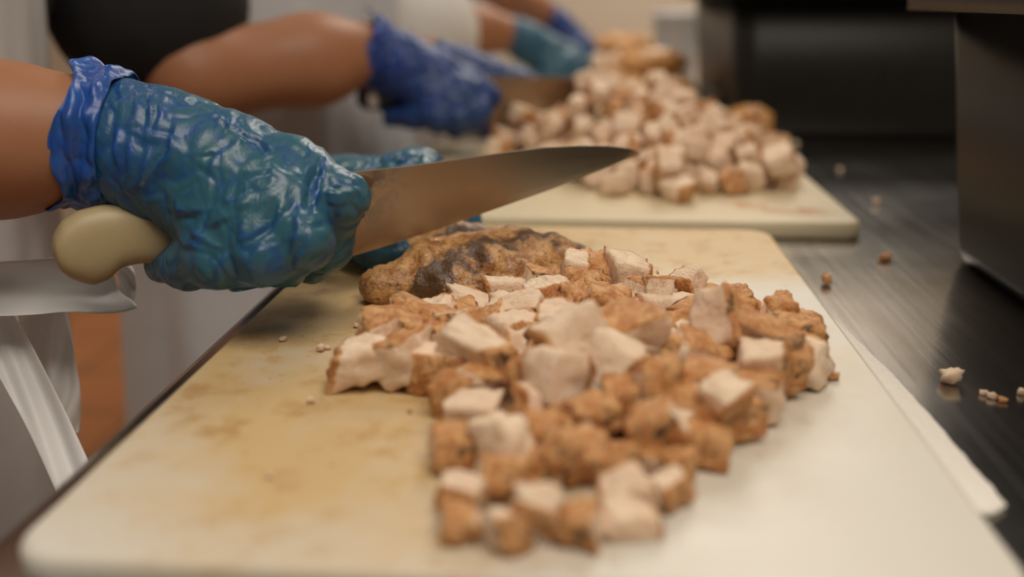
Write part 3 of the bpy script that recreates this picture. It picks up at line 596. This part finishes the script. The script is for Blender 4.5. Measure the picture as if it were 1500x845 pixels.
# ------------------------------------------------------------------ knives
def knife_plane(H, T):
    u = np.array([T[0] - H[0], T[1] - H[1], 0.]); u /= np.linalg.norm(u); nrm = np.array([u[1], -u[0], 0.])
    if nrm[1] > 0: nrm = -nrm
    def on(px, py):
        r = ray(px, py); return CAM + r * (((H - CAM) @ nrm) / (r @ nrm))
    return on, u, nrm
def curve(P, n):
    P = np.asarray(P, float); s = np.r_[0, np.cumsum(np.linalg.norm(np.diff(P, axis=0), axis=1))]; t = np.linspace(0, s[-1], n)
    return np.stack([np.interp(t, s, P[:, d]) for d in range(P.shape[1])], 1)
def blade(on, nrm, spine, edge, n=48, rows=7, th=.0024, grime=None):
    S = np.array([on(*p) for p in curve(spine, n)]); E = np.array([on(*p) for p in curve(edge, n)])
    V = []; idx = {}
    for side in (1, -1):
        for i in range(n):
            for j in range(rows):
                f = j / (rows - 1); p = S[i] * (1 - f) + E[i] * f; tk = (th * (1 - f) ** .8 + .00025) / 2
                idx[side, i, j] = len(V); V.append(p + nrm * side * tk)
    F = []
    for side in (1, -1):
        for i in range(n - 1):
            for j in range(rows - 1):
                q = [idx[side, i, j], idx[side, i + 1, j], idx[side, i + 1, j + 1], idx[side, i, j + 1]]; F.append(q if side < 0 else q[::-1])
    bd = [(i, 0) for i in range(n)] + [(n - 1, j) for j in range(1, rows)] + [(i, rows - 1) for i in range(n - 2, -1, -1)] + [(0, j) for j in range(rows - 2, 0, -1)]
    for k in range(len(bd)):
        a, b = bd[k], bd[(k + 1) % len(bd)]; F.append([idx[(1,) + a], idx[(1,) + b], idx[(-1,) + b], idx[(-1,) + a]])
    return np.array(V), F
H1, T1 = atd(492, 383, .545), atd(935, 225, .615)
on1, u1, n1 = knife_plane(H1, T1)
kn = tag(empty('chef_knife', tuple(on1(300, 345))), 'large chef knife with a curved cream handle held over the near board', 'knife', 'chef knives in use')
V, F = blade(on1, n1, [(470, 260), (525, 251), (600, 243), (680, 232), (740, 223), (800, 215.5), (850, 213), (890, 213.5), (915, 216), (930, 220), (936, 225)],
             [(452, 395 - 90), (485, 384), (490, 383), (560, 362), (640, 336), (720, 308), (800, 280), (860, 257), (905, 239), (930, 229), (936, 226)])
o = under(obj('blade', V, F, M_blade), kn); o.data.polygons.foreach_set('use_smooth', [False] * len(o.data.polygons))
px, py = topx(V); attr(o, 'grime', np.clip(1.25 - np.hypot((px - 520) / 75, (py - 270) / 60), 0, 1) + .35 * np.clip(1 - np.abs(py - (330 - .25 * (px - 500) / 1)) / 60, 0, 1) * 0)
sc1 = 1 / FPX
def hcaps(on, P, thick): 
    out = []
    for a, b in P:
        pa, pb = on(a[0], a[1]), on(b[0], b[1]); da, db = (pa - CAM) @ _fw, (pb - CAM) @ _fw
        out.append((pa, pb, a[2] * da * sc1, b[2] * db * sc1, n1, thick))
    return out
TB = [(76, 364, 77, 370), (78, 345, 88, 396), (90, 324, 108, 409), (113, 309, 136, 417), (145, 301, 160, 408), (178, 298, 176, 391), (215, 303, 205, 384), (260, 310, 255, 384), (330, 308, 330, 384), (430, 290, 440, 362), (510, 275, 510, 350)]
TB = np.array(TB, float); s_ = np.arange(len(TB)); ss_ = np.linspace(0, len(TB) - 1, 61); TB = np.stack([np.interp(ss_, s_, TB[:, k]) for k in range(4)], 1)
for _ in range(3): TB[1:-1] = (TB[:-2] + 2 * TB[1:-1] + TB[2:]) / 4
rings = []
for i, (x0, y0, x1, y1) in enumerate(TB):
    t_, b_ = on1(x0, y0), on1(x1, y1); c_ = (t_ + b_) / 2; hv = (t_ - b_) / 2; th_ = .0105 * min(1, math.sqrt(max(1 - (1 - min(i / 12, 1)) ** 2, .02)))
    rings.append([tuple(c_ + hv * math.copysign(abs(math.cos(a)) ** .8, math.cos(a)) + n1 * th_ * math.copysign(abs(math.sin(a)) ** .8, math.sin(a))) for a in np.linspace(0, 2 * math.pi, 33)[:-1]])
V, F = loft(rings)
under(obj('handle', V, F, M_handle), kn)

H2, T2 = atd(690, 188, 1.085), atd(880, 150, 1.12)
on2, u2, n2_ = knife_plane(H2, T2)
kn2 = tag(empty('chef_knife', tuple(on2(600, 145))), 'chef knife with black handle gripped by the deep blue glove', 'knife', 'chef knives in use')
V, F = blade(on2, n2_, [(640, 112), (760, 112), (850, 114), (900, 122), (925, 135)], [(640, 170), (668, 192), (690, 190), (780, 180), (860, 160), (905, 146), (925, 136)])
o = under(obj('blade', V, F, M_blade), kn2); o.data.polygons.foreach_set('use_smooth', [False] * len(o.data.polygons)); attr(o, 'grime', np.zeros(len(V)))
V, F = sdf_mesh(hcaps(on2, [((540, 143, 19), (590, 143, 18)), ((590, 143, 18), (680, 145, 19)), ((566, 150, 7), (567, 182, 6))], 1.5), .0025, .006, 2)
h = under(obj('handle', V, F, M_blackhandle), kn2)
V, F = sdf_mesh(hcaps(on2, [((543, 138, 9), (545, 150, 9))], 2.), .002, .003, 1); V = V + n2_ * .0095
under(tag(obj('end_plate', V, F, M_rivet), 'pale plate on the knife handle end'), kn2)

# ------------------------------------------------------------------ gloved hands
def px_caps(L): return [(atd(*a[:3]), atd(*b[:3]), a[3] / 1000, b[3] / 1000) for a, b in L]
def chain(*p): return list(zip(p[:-1], p[1:]))
A_, B_, C_ = (168, 206, .503, 32), (235, 232, .503, 33), (335, 258, .500, 31)
mi, mm_, mr, ml = (428, 258, .490, 17), (405, 300, .475, 17), (370, 335, .472, 16), (325, 352, .478, 15)
HAND = chain(A_, B_, C_) + [((250, 218, .50, 27), mi), ((300, 250, .497, 27), mm_), ((300, 262, .497, 26), mr), ((280, 275, .498, 25), ml), (mi, mm_), (mm_, mr), (mr, ml)]
HAND += chain(mi, (498, 290, .484, 12.5), (478, 357, .500, 12), (456, 386, .528, 11))
HAND += chain(mm_, (448, 352, .466, 12.5), (415, 380, .488, 12), (402, 372, .525, 10.5))
HAND += chain(mr, (388, 376, .464, 12), (352, 387, .488, 11.5), (345, 372, .525, 10))
HAND += chain(ml, (318, 382, .468, 11.5), (275, 389, .488, 10.5), (240, 386, .512, 9.5))
HAND += chain((280, 260, .525, 22), (390, 285, .553, 16), (470, 290, .563, 12), (515, 296, .566, 10))
FOLDS = [([(222, 130), (219, 178), (213, 234), (198, 275)], 2.2), ([(266, 142), (256, 190), (246, 228), (222, 257), (216, 299)], 2.6), ([(178, 119), (176, 183), (166, 272)], 2.4), ([(240, 133), (236, 170), (226, 215)], 1.5),
 ([(350, 208), (317, 229), (292, 275), (267, 287)], 1.7), ([(284, 229), (317, 222), (350, 211)], 1.2), ([(366, 237), (362, 283), (325, 304), (292, 312)], 1.5), ([(242, 304), (275, 312), (317, 304), (346, 287)], 1.7),
 ([(474, 218), (470, 250), (462, 300), (447, 350), (432, 390)], 2.8), ([(452, 212), (448, 260), (436, 320), (415, 380)], 1.6), ([(420, 279), (404, 329), (375, 372)], 2.0), ([(358, 329), (342, 366), (312, 392)], 1.9), ([(474, 270), (499, 266), (522, 266)], 1.2), ([(474, 284), (505, 280), (524, 282)], 1.4), ([(474, 296), (508, 295)], 1.2),
 ([(292, 349), (325, 366), (375, 345), (412, 312)], 1.6), ([(226, 132), (290, 160), (358, 198), (420, 230)], 1.3), ([(390, 212), (398, 245), (392, 262)], 1.1), ([(300, 330), (340, 318), (366, 296)], 1.4), ([(262, 300), (285, 340), (310, 352)], 1.6), ([(200, 120), (196, 170), (186, 230), (180, 285)], 1.6), ([(235, 340), (290, 362), (330, 372)], 1.2)]
def pdist(px, py, line):
    P = np.array(line, float); best = np.full(len(px), 1e9); bt = np.zeros(len(px)); bs = np.ones(len(px)); L = np.r_[0, np.cumsum(np.linalg.norm(np.diff(P, axis=0), axis=1))]
    for k in range(len(P) - 1):
        a, b = P[k], P[k + 1]; ab = b - a; t = np.clip(((px - a[0]) * ab[0] + (py - a[1]) * ab[1]) / (ab @ ab), 0, 1)
        d = np.hypot(px - a[0] - t * ab[0], py - a[1] - t * ab[1]); m = d < best; best = np.where(m, d, best); bt = np.where(m, (L[k] + t * np.linalg.norm(ab)) / L[-1], bt)
        bs = np.where(m, np.sign((px - a[0]) * ab[1] - (py - a[1]) * ab[0]), bs)
    return best, bt, bs
def wrinkle(V, F, seed, folds=(), sig=4.5, amp=.0006, fscale=1., wrist=0.):
    N = normals(V, F); px, py = topx(V); view = CAM - V; view /= np.linalg.norm(view, axis=1, keepdims=True); fac = np.clip((N * view).sum(1) * 2, 0, 1)
    wx = fbm(V * 30 + seed, 2)[:, None] * .4
    r1 = (1 - np.abs(perlin(V * np.array([75, 60, 45]) + wx * 3 + seed))) ** 5; r2 = (1 - np.abs(perlin(V * np.array([130, 120, 60]) @ np.array([[.8, 0, .6], [0, 1, 0], [-.6, 0, .8]]) + wx * 3 + seed * 2))) ** 6
    bl = np.abs(perlin(V * np.array([52, 48, 40]) + wx * 2.5 + seed * 3)); b2 = np.abs(perlin(V * np.array([95, 90, 70]) + wx * 3 + seed * 5))
    d = amp * (r1 * .6 + .4 * r2) + np.minimum(bl, .35) * .0032 + np.minimum(b2, .3) * .0009 - .0008; loose = .20 * r1 + .12 * r2 + .35 * np.clip(1 - bl * 9, 0, 1)
    loose = loose + wrist * np.clip((285 - px) / 120, 0, 1) * .30
    px2 = px + 7 * perlin(V * 60 + 3.3) + 3 * perlin(V * 150 + 1.3); py2 = py + 7 * perlin(V * 60 + 9.1) + 3 * perlin(V * 150 + 5.1)
    for line, a in folds:
        ds, t, sd = pdist(px2, py2, line); e = np.sin(np.pi * np.clip(t * .9 + .05, 0, 1)) ** .6 * (.55 + .45 * np.sin(t * 9 + a * 40)); x = ds * sd
        prof = np.where(x > 0, np.exp(-x / (3.2 * sig)), np.exp(-(x / (.62 * sig)) ** 2)); d = d + a / 1000 * fscale * e * fac * (prof - .35 * np.exp(-((x + 1.5 * sig) / sig) ** 2))
        loose = loose + .55 * np.exp(-((x - .1 * sig) / (.8 * sig)) ** 2) * e * fac * min(1.3, a / 2)
    return V + N * d[:, None], np.clip(loose, 0, 1)
GV, GF = sdf_mesh(px_caps(HAND), .0013, .007, 2)
GV, GL = wrinkle(GV, GF, 1.7, FOLDS, wrist=1., fscale=1.25)
def glove(name, V, F, loose, m, parent):
    o = obj(name, V, F, m); attr(o, 'loose', loose); o.parent = parent; o.matrix_parent_inverse = parent.matrix_world.inverted() if False else Matrix.Translation(-parent.location); return o
def cuff(axis0, axis1, r, parent, m, rim, seed=0, lip=.3, nA=140, nS=22, wave=.09):
    a, b = np.asarray(axis0), np.asarray(axis1); u = (b - a) / np.linalg.norm(b - a); L = np.linalg.norm(b - a)
    e1 = _up - (_up @ u) * u; e1 /= np.linalg.norm(e1); e2 = np.cross(u, e1)       # e1 up in the picture, e2 depth
    V = []; lo = []
    for s in range(nS):
        f = s / (nS - 1)
        for k in range(nA):
            th = 2 * math.pi * k / nA; off = rim(th) * (1 - f)
            ruf = math.sin(5 * th + seed) * .5 + math.sin(9 * th + 1.3 + seed) * .35 + math.sin(14 * th + seed * 2) * .2
            rr_ = r * (1 + wave * (1 - f) ** 1.5 + .055 * ruf * (1 - f) + .03 * math.sin(f * 9 + 2 * math.sin(3 * th)) * (1 if 0 < f < 1 else 0))
            V.append(a + u * (L * f - off) + rr_ * (math.cos(th) * e1 + math.sin(th) * e2)); lo.append(.4 + .6 * (1 - f) * (.5 + .5 * math.sin(7 * th)))
    V = np.array(V); ax_ = a + ((V - a) @ u)[:, None] * u; rd = (V - ax_) / np.linalg.norm(V - ax_, axis=1, keepdims=True)
    V = V + rd * ((np.abs(perlin(V * np.array([120, 90, 55]) + seed)) * .0050 + np.abs(perlin(V * np.array([220, 150, 110]) + seed)) * .0010 - .0012))[:, None]
    F = [(s * nA + k, s * nA + (k + 1) % nA, (s + 1) * nA + (k + 1) % nA, (s + 1) * nA + k) for s in range(nS - 1) for k in range(nA)]
    o = obj('cuff', V, F, m); attr(o, 'loose', lo)
    sd = o.modifiers.new('solid', 'SOLIDIFY'); sd.thickness = .0009; sd.offset = 0
    ss = o.modifiers.new('sub', 'SUBSURF'); ss.levels = ss.render_levels = 1
    o.parent = parent; return o

# ------------------------------------------------------------------ people
def person(J, label, shirt, hand_caps, seed, sleeve=.72, sw=.018, vox=.007, group='kitchen workers in a row'):
    """J: world joints; everyone stands left of the table facing +x. hand_caps: capsules inside the gloves."""
    j = {k: np.array(v, float) for k, v in J.items()}
    X = (1, 0, 0); pel, ch, nk, hd = j['pelvis'], j['chest'], j['neck'], j['head']; o7 = np.array([0, .07, 0])
    torso = [(pel - o7, ch - o7, .105, .115, X, 1.15), (pel + o7, ch + o7, .105, .115, X, 1.15), (pel, ch, .12, .12), (ch, nk, .11, .06), (j['shR'], j['shL'], .06, .06), (ch, j['shR'], .085, .06), (ch, j['shL'], .085, .06)]
    upper = [(j['shR'], j['elR'], .052, .043), (j['shL'], j['elL'], .052, .043)]
    fore = [(j['elR'], j['wrR'] * .65 + j['elR'] * .35, .043, j.get('rf', .036)), (j['wrR'] * .65 + j['elR'] * .35, j['wrR'], j.get('rf', .036), j.get('rw', .030)), (j['elL'], j['wrL'], .042, .029)]
    legs = []
    for s in (-1, 1):
        hp = pel + np.array([0, s * .085, -.02]); kn_ = np.array([pel[0] + .01, pel[1] + s * .10, .48]); an = np.array([pel[0] - .03, pel[1] + s * .11, .08])
        legs += [(hp, kn_, .085, .058), (kn_, an, .056, .038)]
    fx = np.array([1, 0, 0.])
    head = [(nk, hd, .052, .055), (hd + np.array([-.005, 0, .02]), hd + np.array([.0, 0, .09]), .078, .088), (hd + fx * .03 + np.array([0, 0, -.03]), hd + fx * .035 + np.array([0, 0, .03]), .05, .06),
            (hd + fx * .085 + np.array([0, 0, .045]), hd + fx * .105 + np.array([0, 0, .015]), .008, .013)] + [(hd + np.array([-.01, s * .083, .02]), hd + np.array([-.012, s * .085, .055]), .010, .014) for s in (-1, 1)]
    feet = [(l[1], l[1] + np.array([.13, 0, -.045]), .036, .028) for l in legs[1::2]]
    V, F = sdf_mesh(torso + upper + fore + legs + head + feet, vox, .025, 2, hand_caps)
    body = obj('person', V, F, M_skin); base = np.array([pel[0], pel[1], 0]); recenter(body, base); tag(body, label, 'person', group); bpy.context.view_layer.update()
    par = lambda o: under(o, body)
    def cl(name, caps, m, gr, wr=.004, vx=.009):
        V, F = sdf_mesh([(c[0], c[1], c[2] + gr, c[3] + gr) + tuple(c[4:]) for c in caps], vx, .03, 2); N = normals(V, F)
        V = V + N * (fbm(V * np.array([14, 14, 7]) + seed, 3)[:, None] * wr); return par(obj(name, V, F, m))
    sl = [(c[0], c[0] + (c[1] - c[0]) * sleeve, c[2] + .008, c[3] + sw) for c in upper]
    cl('shirt', [t_ if i < 3 else (t_[0], t_[1] if i != 3 else t_[1] - np.array([0, 0, .05]), t_[2], t_[3]) for i, t_ in enumerate(torso)] + sl, shirt, .009)
    cl('trousers', legs + [(pel - o7, pel + o7, .10, .10, X, 1.1)], M_denim, .010)
    for f in feet: cl('shoe', [f, (f[0] + np.array([-.02, 0, -.045]), f[1], .03, .03)], M_shoe, .008, .0, .007)
    cl('hair', [(hd + np.array([-.025, 0, .03]), hd + np.array([-.012, 0, .10]), .080, .086)], M_hair, .008, .004)
    return body, par
def sheet(P, U, m, name, par, th=.0010, sub=1):
    """grid P(u, v) of points to a thin flexible sheet"""
    nu, nv = len(P), len(P[0]); V = [p for r in P for p in r]; F = [(i * nv + k, i * nv + k + 1, (i + 1) * nv + k + 1, (i + 1) * nv + k) for i in range(nu - 1) for k in range(nv - 1)]
    o = obj(name, V, F, m); s = o.modifiers.new('solid', 'SOLIDIFY'); s.thickness = th; s.offset = 0
    if sub: x = o.modifiers.new('sub', 'SUBSURF'); x.levels = x.render_levels = sub
    return par(o)
def apron(cx, cy, rx, ry, z0, z1, a0, a1, flare, fold, nf, seed, par, m=M_apron, lean=0.):
    P = []
    for i in range(45):
        f = i / 44; z = z1 + (z0 - z1) * f; row = []
        for k in range(90):
            a = math.radians(a0 + (a1 - a0) * k / 89); g = 1 + flare * f ** 1.3; wv = fold * (.25 + f) * (math.sin(a * nf + seed + 1.2 * math.sin(3 * f + seed)) + .5 * math.sin(a * nf * 2.3 + 2 * seed + 2 * f))
            row.append((cx + lean * (1 - f) + (rx * g + wv) * math.cos(a), cy + (ry * g + wv) * math.sin(a), z + .01 * math.sin(a * 3 + seed) * f))
        P.append(row)
    return sheet(P, None, m, 'apron', par)
shrink = lambda caps, d: [(c[0], c[1], max(c[2] - d, .004), max(c[3] - d, .004)) for c in caps]

# --- worker 1, nearest: right hand on the cream-handled knife, left hand on the breast
wr1 = atd(150, 203, .503); el1 = atd(-330, 208, .475)
LH_w = (440, 292, .665, 27)
mi2, mm2, mr2, ml2 = (596, 262, .640, 16), (612, 258, .662, 16), (612, 264, .684, 15.5), (595, 282, .705, 14)
LHAND = [((400, 290, .672, 29), LH_w)] + [(LH_w[:3] + (24,), k) for k in (mi2, mm2, mr2, ml2)] + chain(mi2, mm2, mr2, ml2) + [((500, 285, .66, 24), (560, 285, .665, 22))]
LHAND += chain(mi2, (652, 284, .640, 11), (660, 325, .633, 10), (655, 345, .628, 9.5)) + chain(mm2, (664, 280, .664, 11), (678, 320, .655, 10.5), (682, 341, .650, 9.5))
LHAND += chain(mr2, (660, 285, .688, 11), (672, 318, .684, 10), (676, 334, .682, 9)) + chain(ml2, (640, 300, .705, 10), (652, 322, .702, 9), (656, 332, .70, 8.5))
LHAND += chain((490, 312, .640, 20), (528, 348, .610, 14), (556, 368, .600, 11.5), (582, 374, .597, 10.5))
el1L = np.array([-.50, .80, .985]); wr1L = atd(415, 290, .672)
w1, par1 = person(dict(pelvis=(-.61, .70, .95), chest=(-.56, .70, 1.22), neck=(-.53, .70, 1.44), head=(-.47, .70, 1.53), shR=(-.56, .53, 1.36), shL=(-.56, .87, 1.36), elR=el1, elL=el1L, wrR=wr1, wrL=wr1L, rf=.0345, rw=.0305),
    'nearest person in white plastic apron and blue gloves, holding the cream-handled knife', M_black, shrink(px_caps(HAND), .007) + shrink(px_caps(LHAND), .006), 1.)
g1 = glove('glove', GV, GF, GL, M_glove, w1)
LF = [([(520 + 24 * k, 262), (548 + 24 * k, 225)], 2.2) for k in range(5)] + [([(535, 350), (560, 358), (590, 365)], 1.0)]
V, F = sdf_mesh(px_caps(LHAND), .0016, .007, 2); V, l_ = wrinkle(V, F, 4.4, LF, 4.); glove('glove', V, F, l_, M_glove, w1)
def rim1(th):
    # th 0 = top, pi/2 = toward/away in depth, pi = bottom
    c = math.cos(th); return .004 + .006 * math.exp(-((th % 6.283 - .25) / .35) ** 2) + .022 * math.exp(-((abs((th % 6.283) - 3.14)) / .38) ** 2) + .003 * math.sin(4 * th + .6)
ax0, ax1 = atd(140, 204, .503), atd(182, 209, .503)
cuff(ax0, ax1, .0338, g1, M_cuff, rim1, 0.4)
apron(-.615, .70, .150, .205, .32, 1.30, -118, 112, .0, .005, 9, .6, par1, lean=.055)
# knotted apron tie of worker 1: a wide band with hanging tails
def ribbon(path, wid, m, name, par, wob=.003, seed=0, n=40, nv=9, th=.0009, curl=.3):
    P = curve(path, n); P = np.array([np.mean(P[max(0, i - 2):i + 3], axis=0) for i in range(n)]); rows = []
    for i in range(n):
        d = P[min(i + 1, n - 1)] - P[max(i - 1, 0)]; d /= np.linalg.norm(d); wv = np.cross(d, np.cross(np.array(wid[0]), d)); wv /= np.linalg.norm(wv); nn = np.cross(d, wv)
        W = (wid[1] + (wid[2] - wid[1]) * i / (n - 1)) * (.55 + .45 * min(1, i / 45) if name == 'apron_tie' else 1)
        rows.append([P[i] + wv * W * (v / (nv - 1) - .5) + nn * (wob * math.sin(v * (11 / nv) + i * (12 / n) + seed) + curl * W * ((v / (nv - 1) - .5) ** 2)) for v in range(nv)])
    return sheet(rows, None, m, name, par, th)
ribbon([np.array([-.500, .580, .945]), np.array([-.455, .545, .93]), atd(-70, 438, .53), atd(40, 432, .53), atd(110, 425, .535), atd(165, 428, .545), atd(182, 420, .55)], ((0, .75, .65), .037, .032), M_tie_lit, 'apron_tie', par1, .0020, .4, 110, 13, curl=.9)
ribbon([atd(176, 450, .548), atd(184, 430, .552), atd(186, 405, .556), atd(178, 388, .560)], ((1, 0, 0), .012, .009), M_tie_lit, 'tie_knot', par1, .001, 1., 20, 7)
ribbon([np.array([-.470, .575, .94]), np.array([-.42, .555, .925]), atd(-30, 440, .55), atd(20, 520, .54), atd(70, 615, .535), atd(118, 720, .53), atd(150, 790, .53)], ((1, .5, .3), .026, .020), M_tie_lit, 'tie_tail', par1, .0022, 2., 70, 11, curl=.7)
ribbon([atd(20, 432, .555), atd(60, 455, .57), atd(70, 500, .565), atd(92, 570, .56), atd(86, 640, .56)], ((1, .2, 0), .030, .020), M_tie_lit, 'tie_tail', par1, .004, 3.)

# --- copies of the knife hand for the workers behind
def hand_pose(pivot_to, rx=0, ry=0, rz=0, s=1.0, mirror=False):
    W = wr1; M = Matrix.Translation(Vector(pivot_to)) @ Matrix.Rotation(math.radians(rz), 4, 'Z') @ Matrix.Rotation(math.radians(ry), 4, 'Y') @ Matrix.Rotation(math.radians(rx), 4, 'X') @ Matrix.Scale(s, 4)
    if mirror: M = M @ Matrix.Scale(-1, 4, (0, 1, 0))
    M = np.array(M @ Matrix.Translation(-Vector(W))); f = lambda p: (np.asarray(p) @ M[:3, :3].T) + M[:3, 3]
    V = f(GV); F = np.asarray(GF)[:, ::-1] if mirror else GF
    caps = [(f(c[0]), f(c[1]), c[2] * s, c[3] * s) for c in shrink(px_caps(HAND), .008)]
    return V, F, caps, f
wr2 = atd(545, 76, 1.03); el2 = atd(285, 112, .94); V2, F2, c2, f2 = hand_pose(wr2, 0, 10, 14)
wr2L = atd(640, 95, 1.20); V2L, F2L, c2L, f2L = hand_pose(wr2L, 30, 8, -12, .95, True)
w2, par2 = person(dict(pelvis=(-.44, 1.27, .95), chest=(-.44, 1.27, 1.22), neck=(-.40, 1.27, 1.44), head=(-.34, 1.27, 1.53), shR=(-.60, 1.04, 1.34), shL=(-.44, 1.45, 1.36), elR=el2, elL=(-.42, 1.36, 1.04), wrR=wr2, wrL=wr2L, rf=.042, rw=.030),
    'second person in black short sleeves and white apron, gripping the black-handled knife', M_black, c2 + c2L, 2., .80, sw=.042)
g2 = glove('glove', V2, F2, GL, M_glove_deep, w2); glove('glove', V2L, F2L, GL, M_glove_deep, w2)
cuff(f2(ax0), f2(ax1), .0365, g2, M_glove_deep, rim1, 1.)
apron(-.43, 1.27, .185, .22, .30, 1.32, -122, 115, .24, .012, 8, 2.2, par2)

wr3 = atd(752, 52, 1.66); el3 = atd(600, 28, 1.61); V3, F3, c3, f3 = hand_pose(wr3, 0, 12, 12)
wr3L = atd(770, 60, 1.88); V3L, F3L, c3L, f3L = hand_pose(wr3L, 20, 10, -10, .95, True)
w3, par3 = person(dict(pelvis=(-.46, 2.02, .95), chest=(-.45, 2.02, 1.22), neck=(-.40, 2.02, 1.44), head=(-.34, 2.02, 1.53), shR=(-.52, 1.82, 1.34), shL=(-.44, 2.20, 1.36), elR=el3, elL=(-.40, 2.08, 1.06), wrR=wr3, wrL=wr3L, rf=.036, rw=.030),
    'third person in a white sleeve and teal glove, behind the deep blue gloves', M_whitecotton, c3 + c3L, 3., 1.08, .046, .009)
glove('glove', V3, F3, GL, M_glove_teal, w3); glove('glove', V3L, F3L, GL, M_glove_teal, w3)
apron(-.45, 2.02, .185, .22, .30, 1.32, -115, 115, .15, .012, 8, 4.2, par3)

wr4 = atd(800, 22, 2.25); el4 = atd(740, -10, 2.15); V4, F4, c4, f4 = hand_pose(wr4, 0, 25, 15)
w4, par4 = person(dict(pelvis=(-.46, 2.72, .95), chest=(-.45, 2.72, 1.22), neck=(-.40, 2.72, 1.44), head=(-.34, 2.72, 1.53), shR=(-.45, 2.52, 1.36), shL=(-.44, 2.90, 1.36), elR=el4, elL=(-.40, 2.85, 1.08), wrR=wr4, wrL=(-.15, 2.8, 1.0), rf=.036, rw=.030),
    'farthest person, only a forearm and a blue glove showing at the top', M_whitecotton, c4, 5., .8, .02, .009)
glove('glove', V4, F4, GL, M_glove_deep, w4)
apron(-.45, 2.72, .185, .22, .30, 1.32, -115, 115, .15, .012, 8, 6.2, par4)
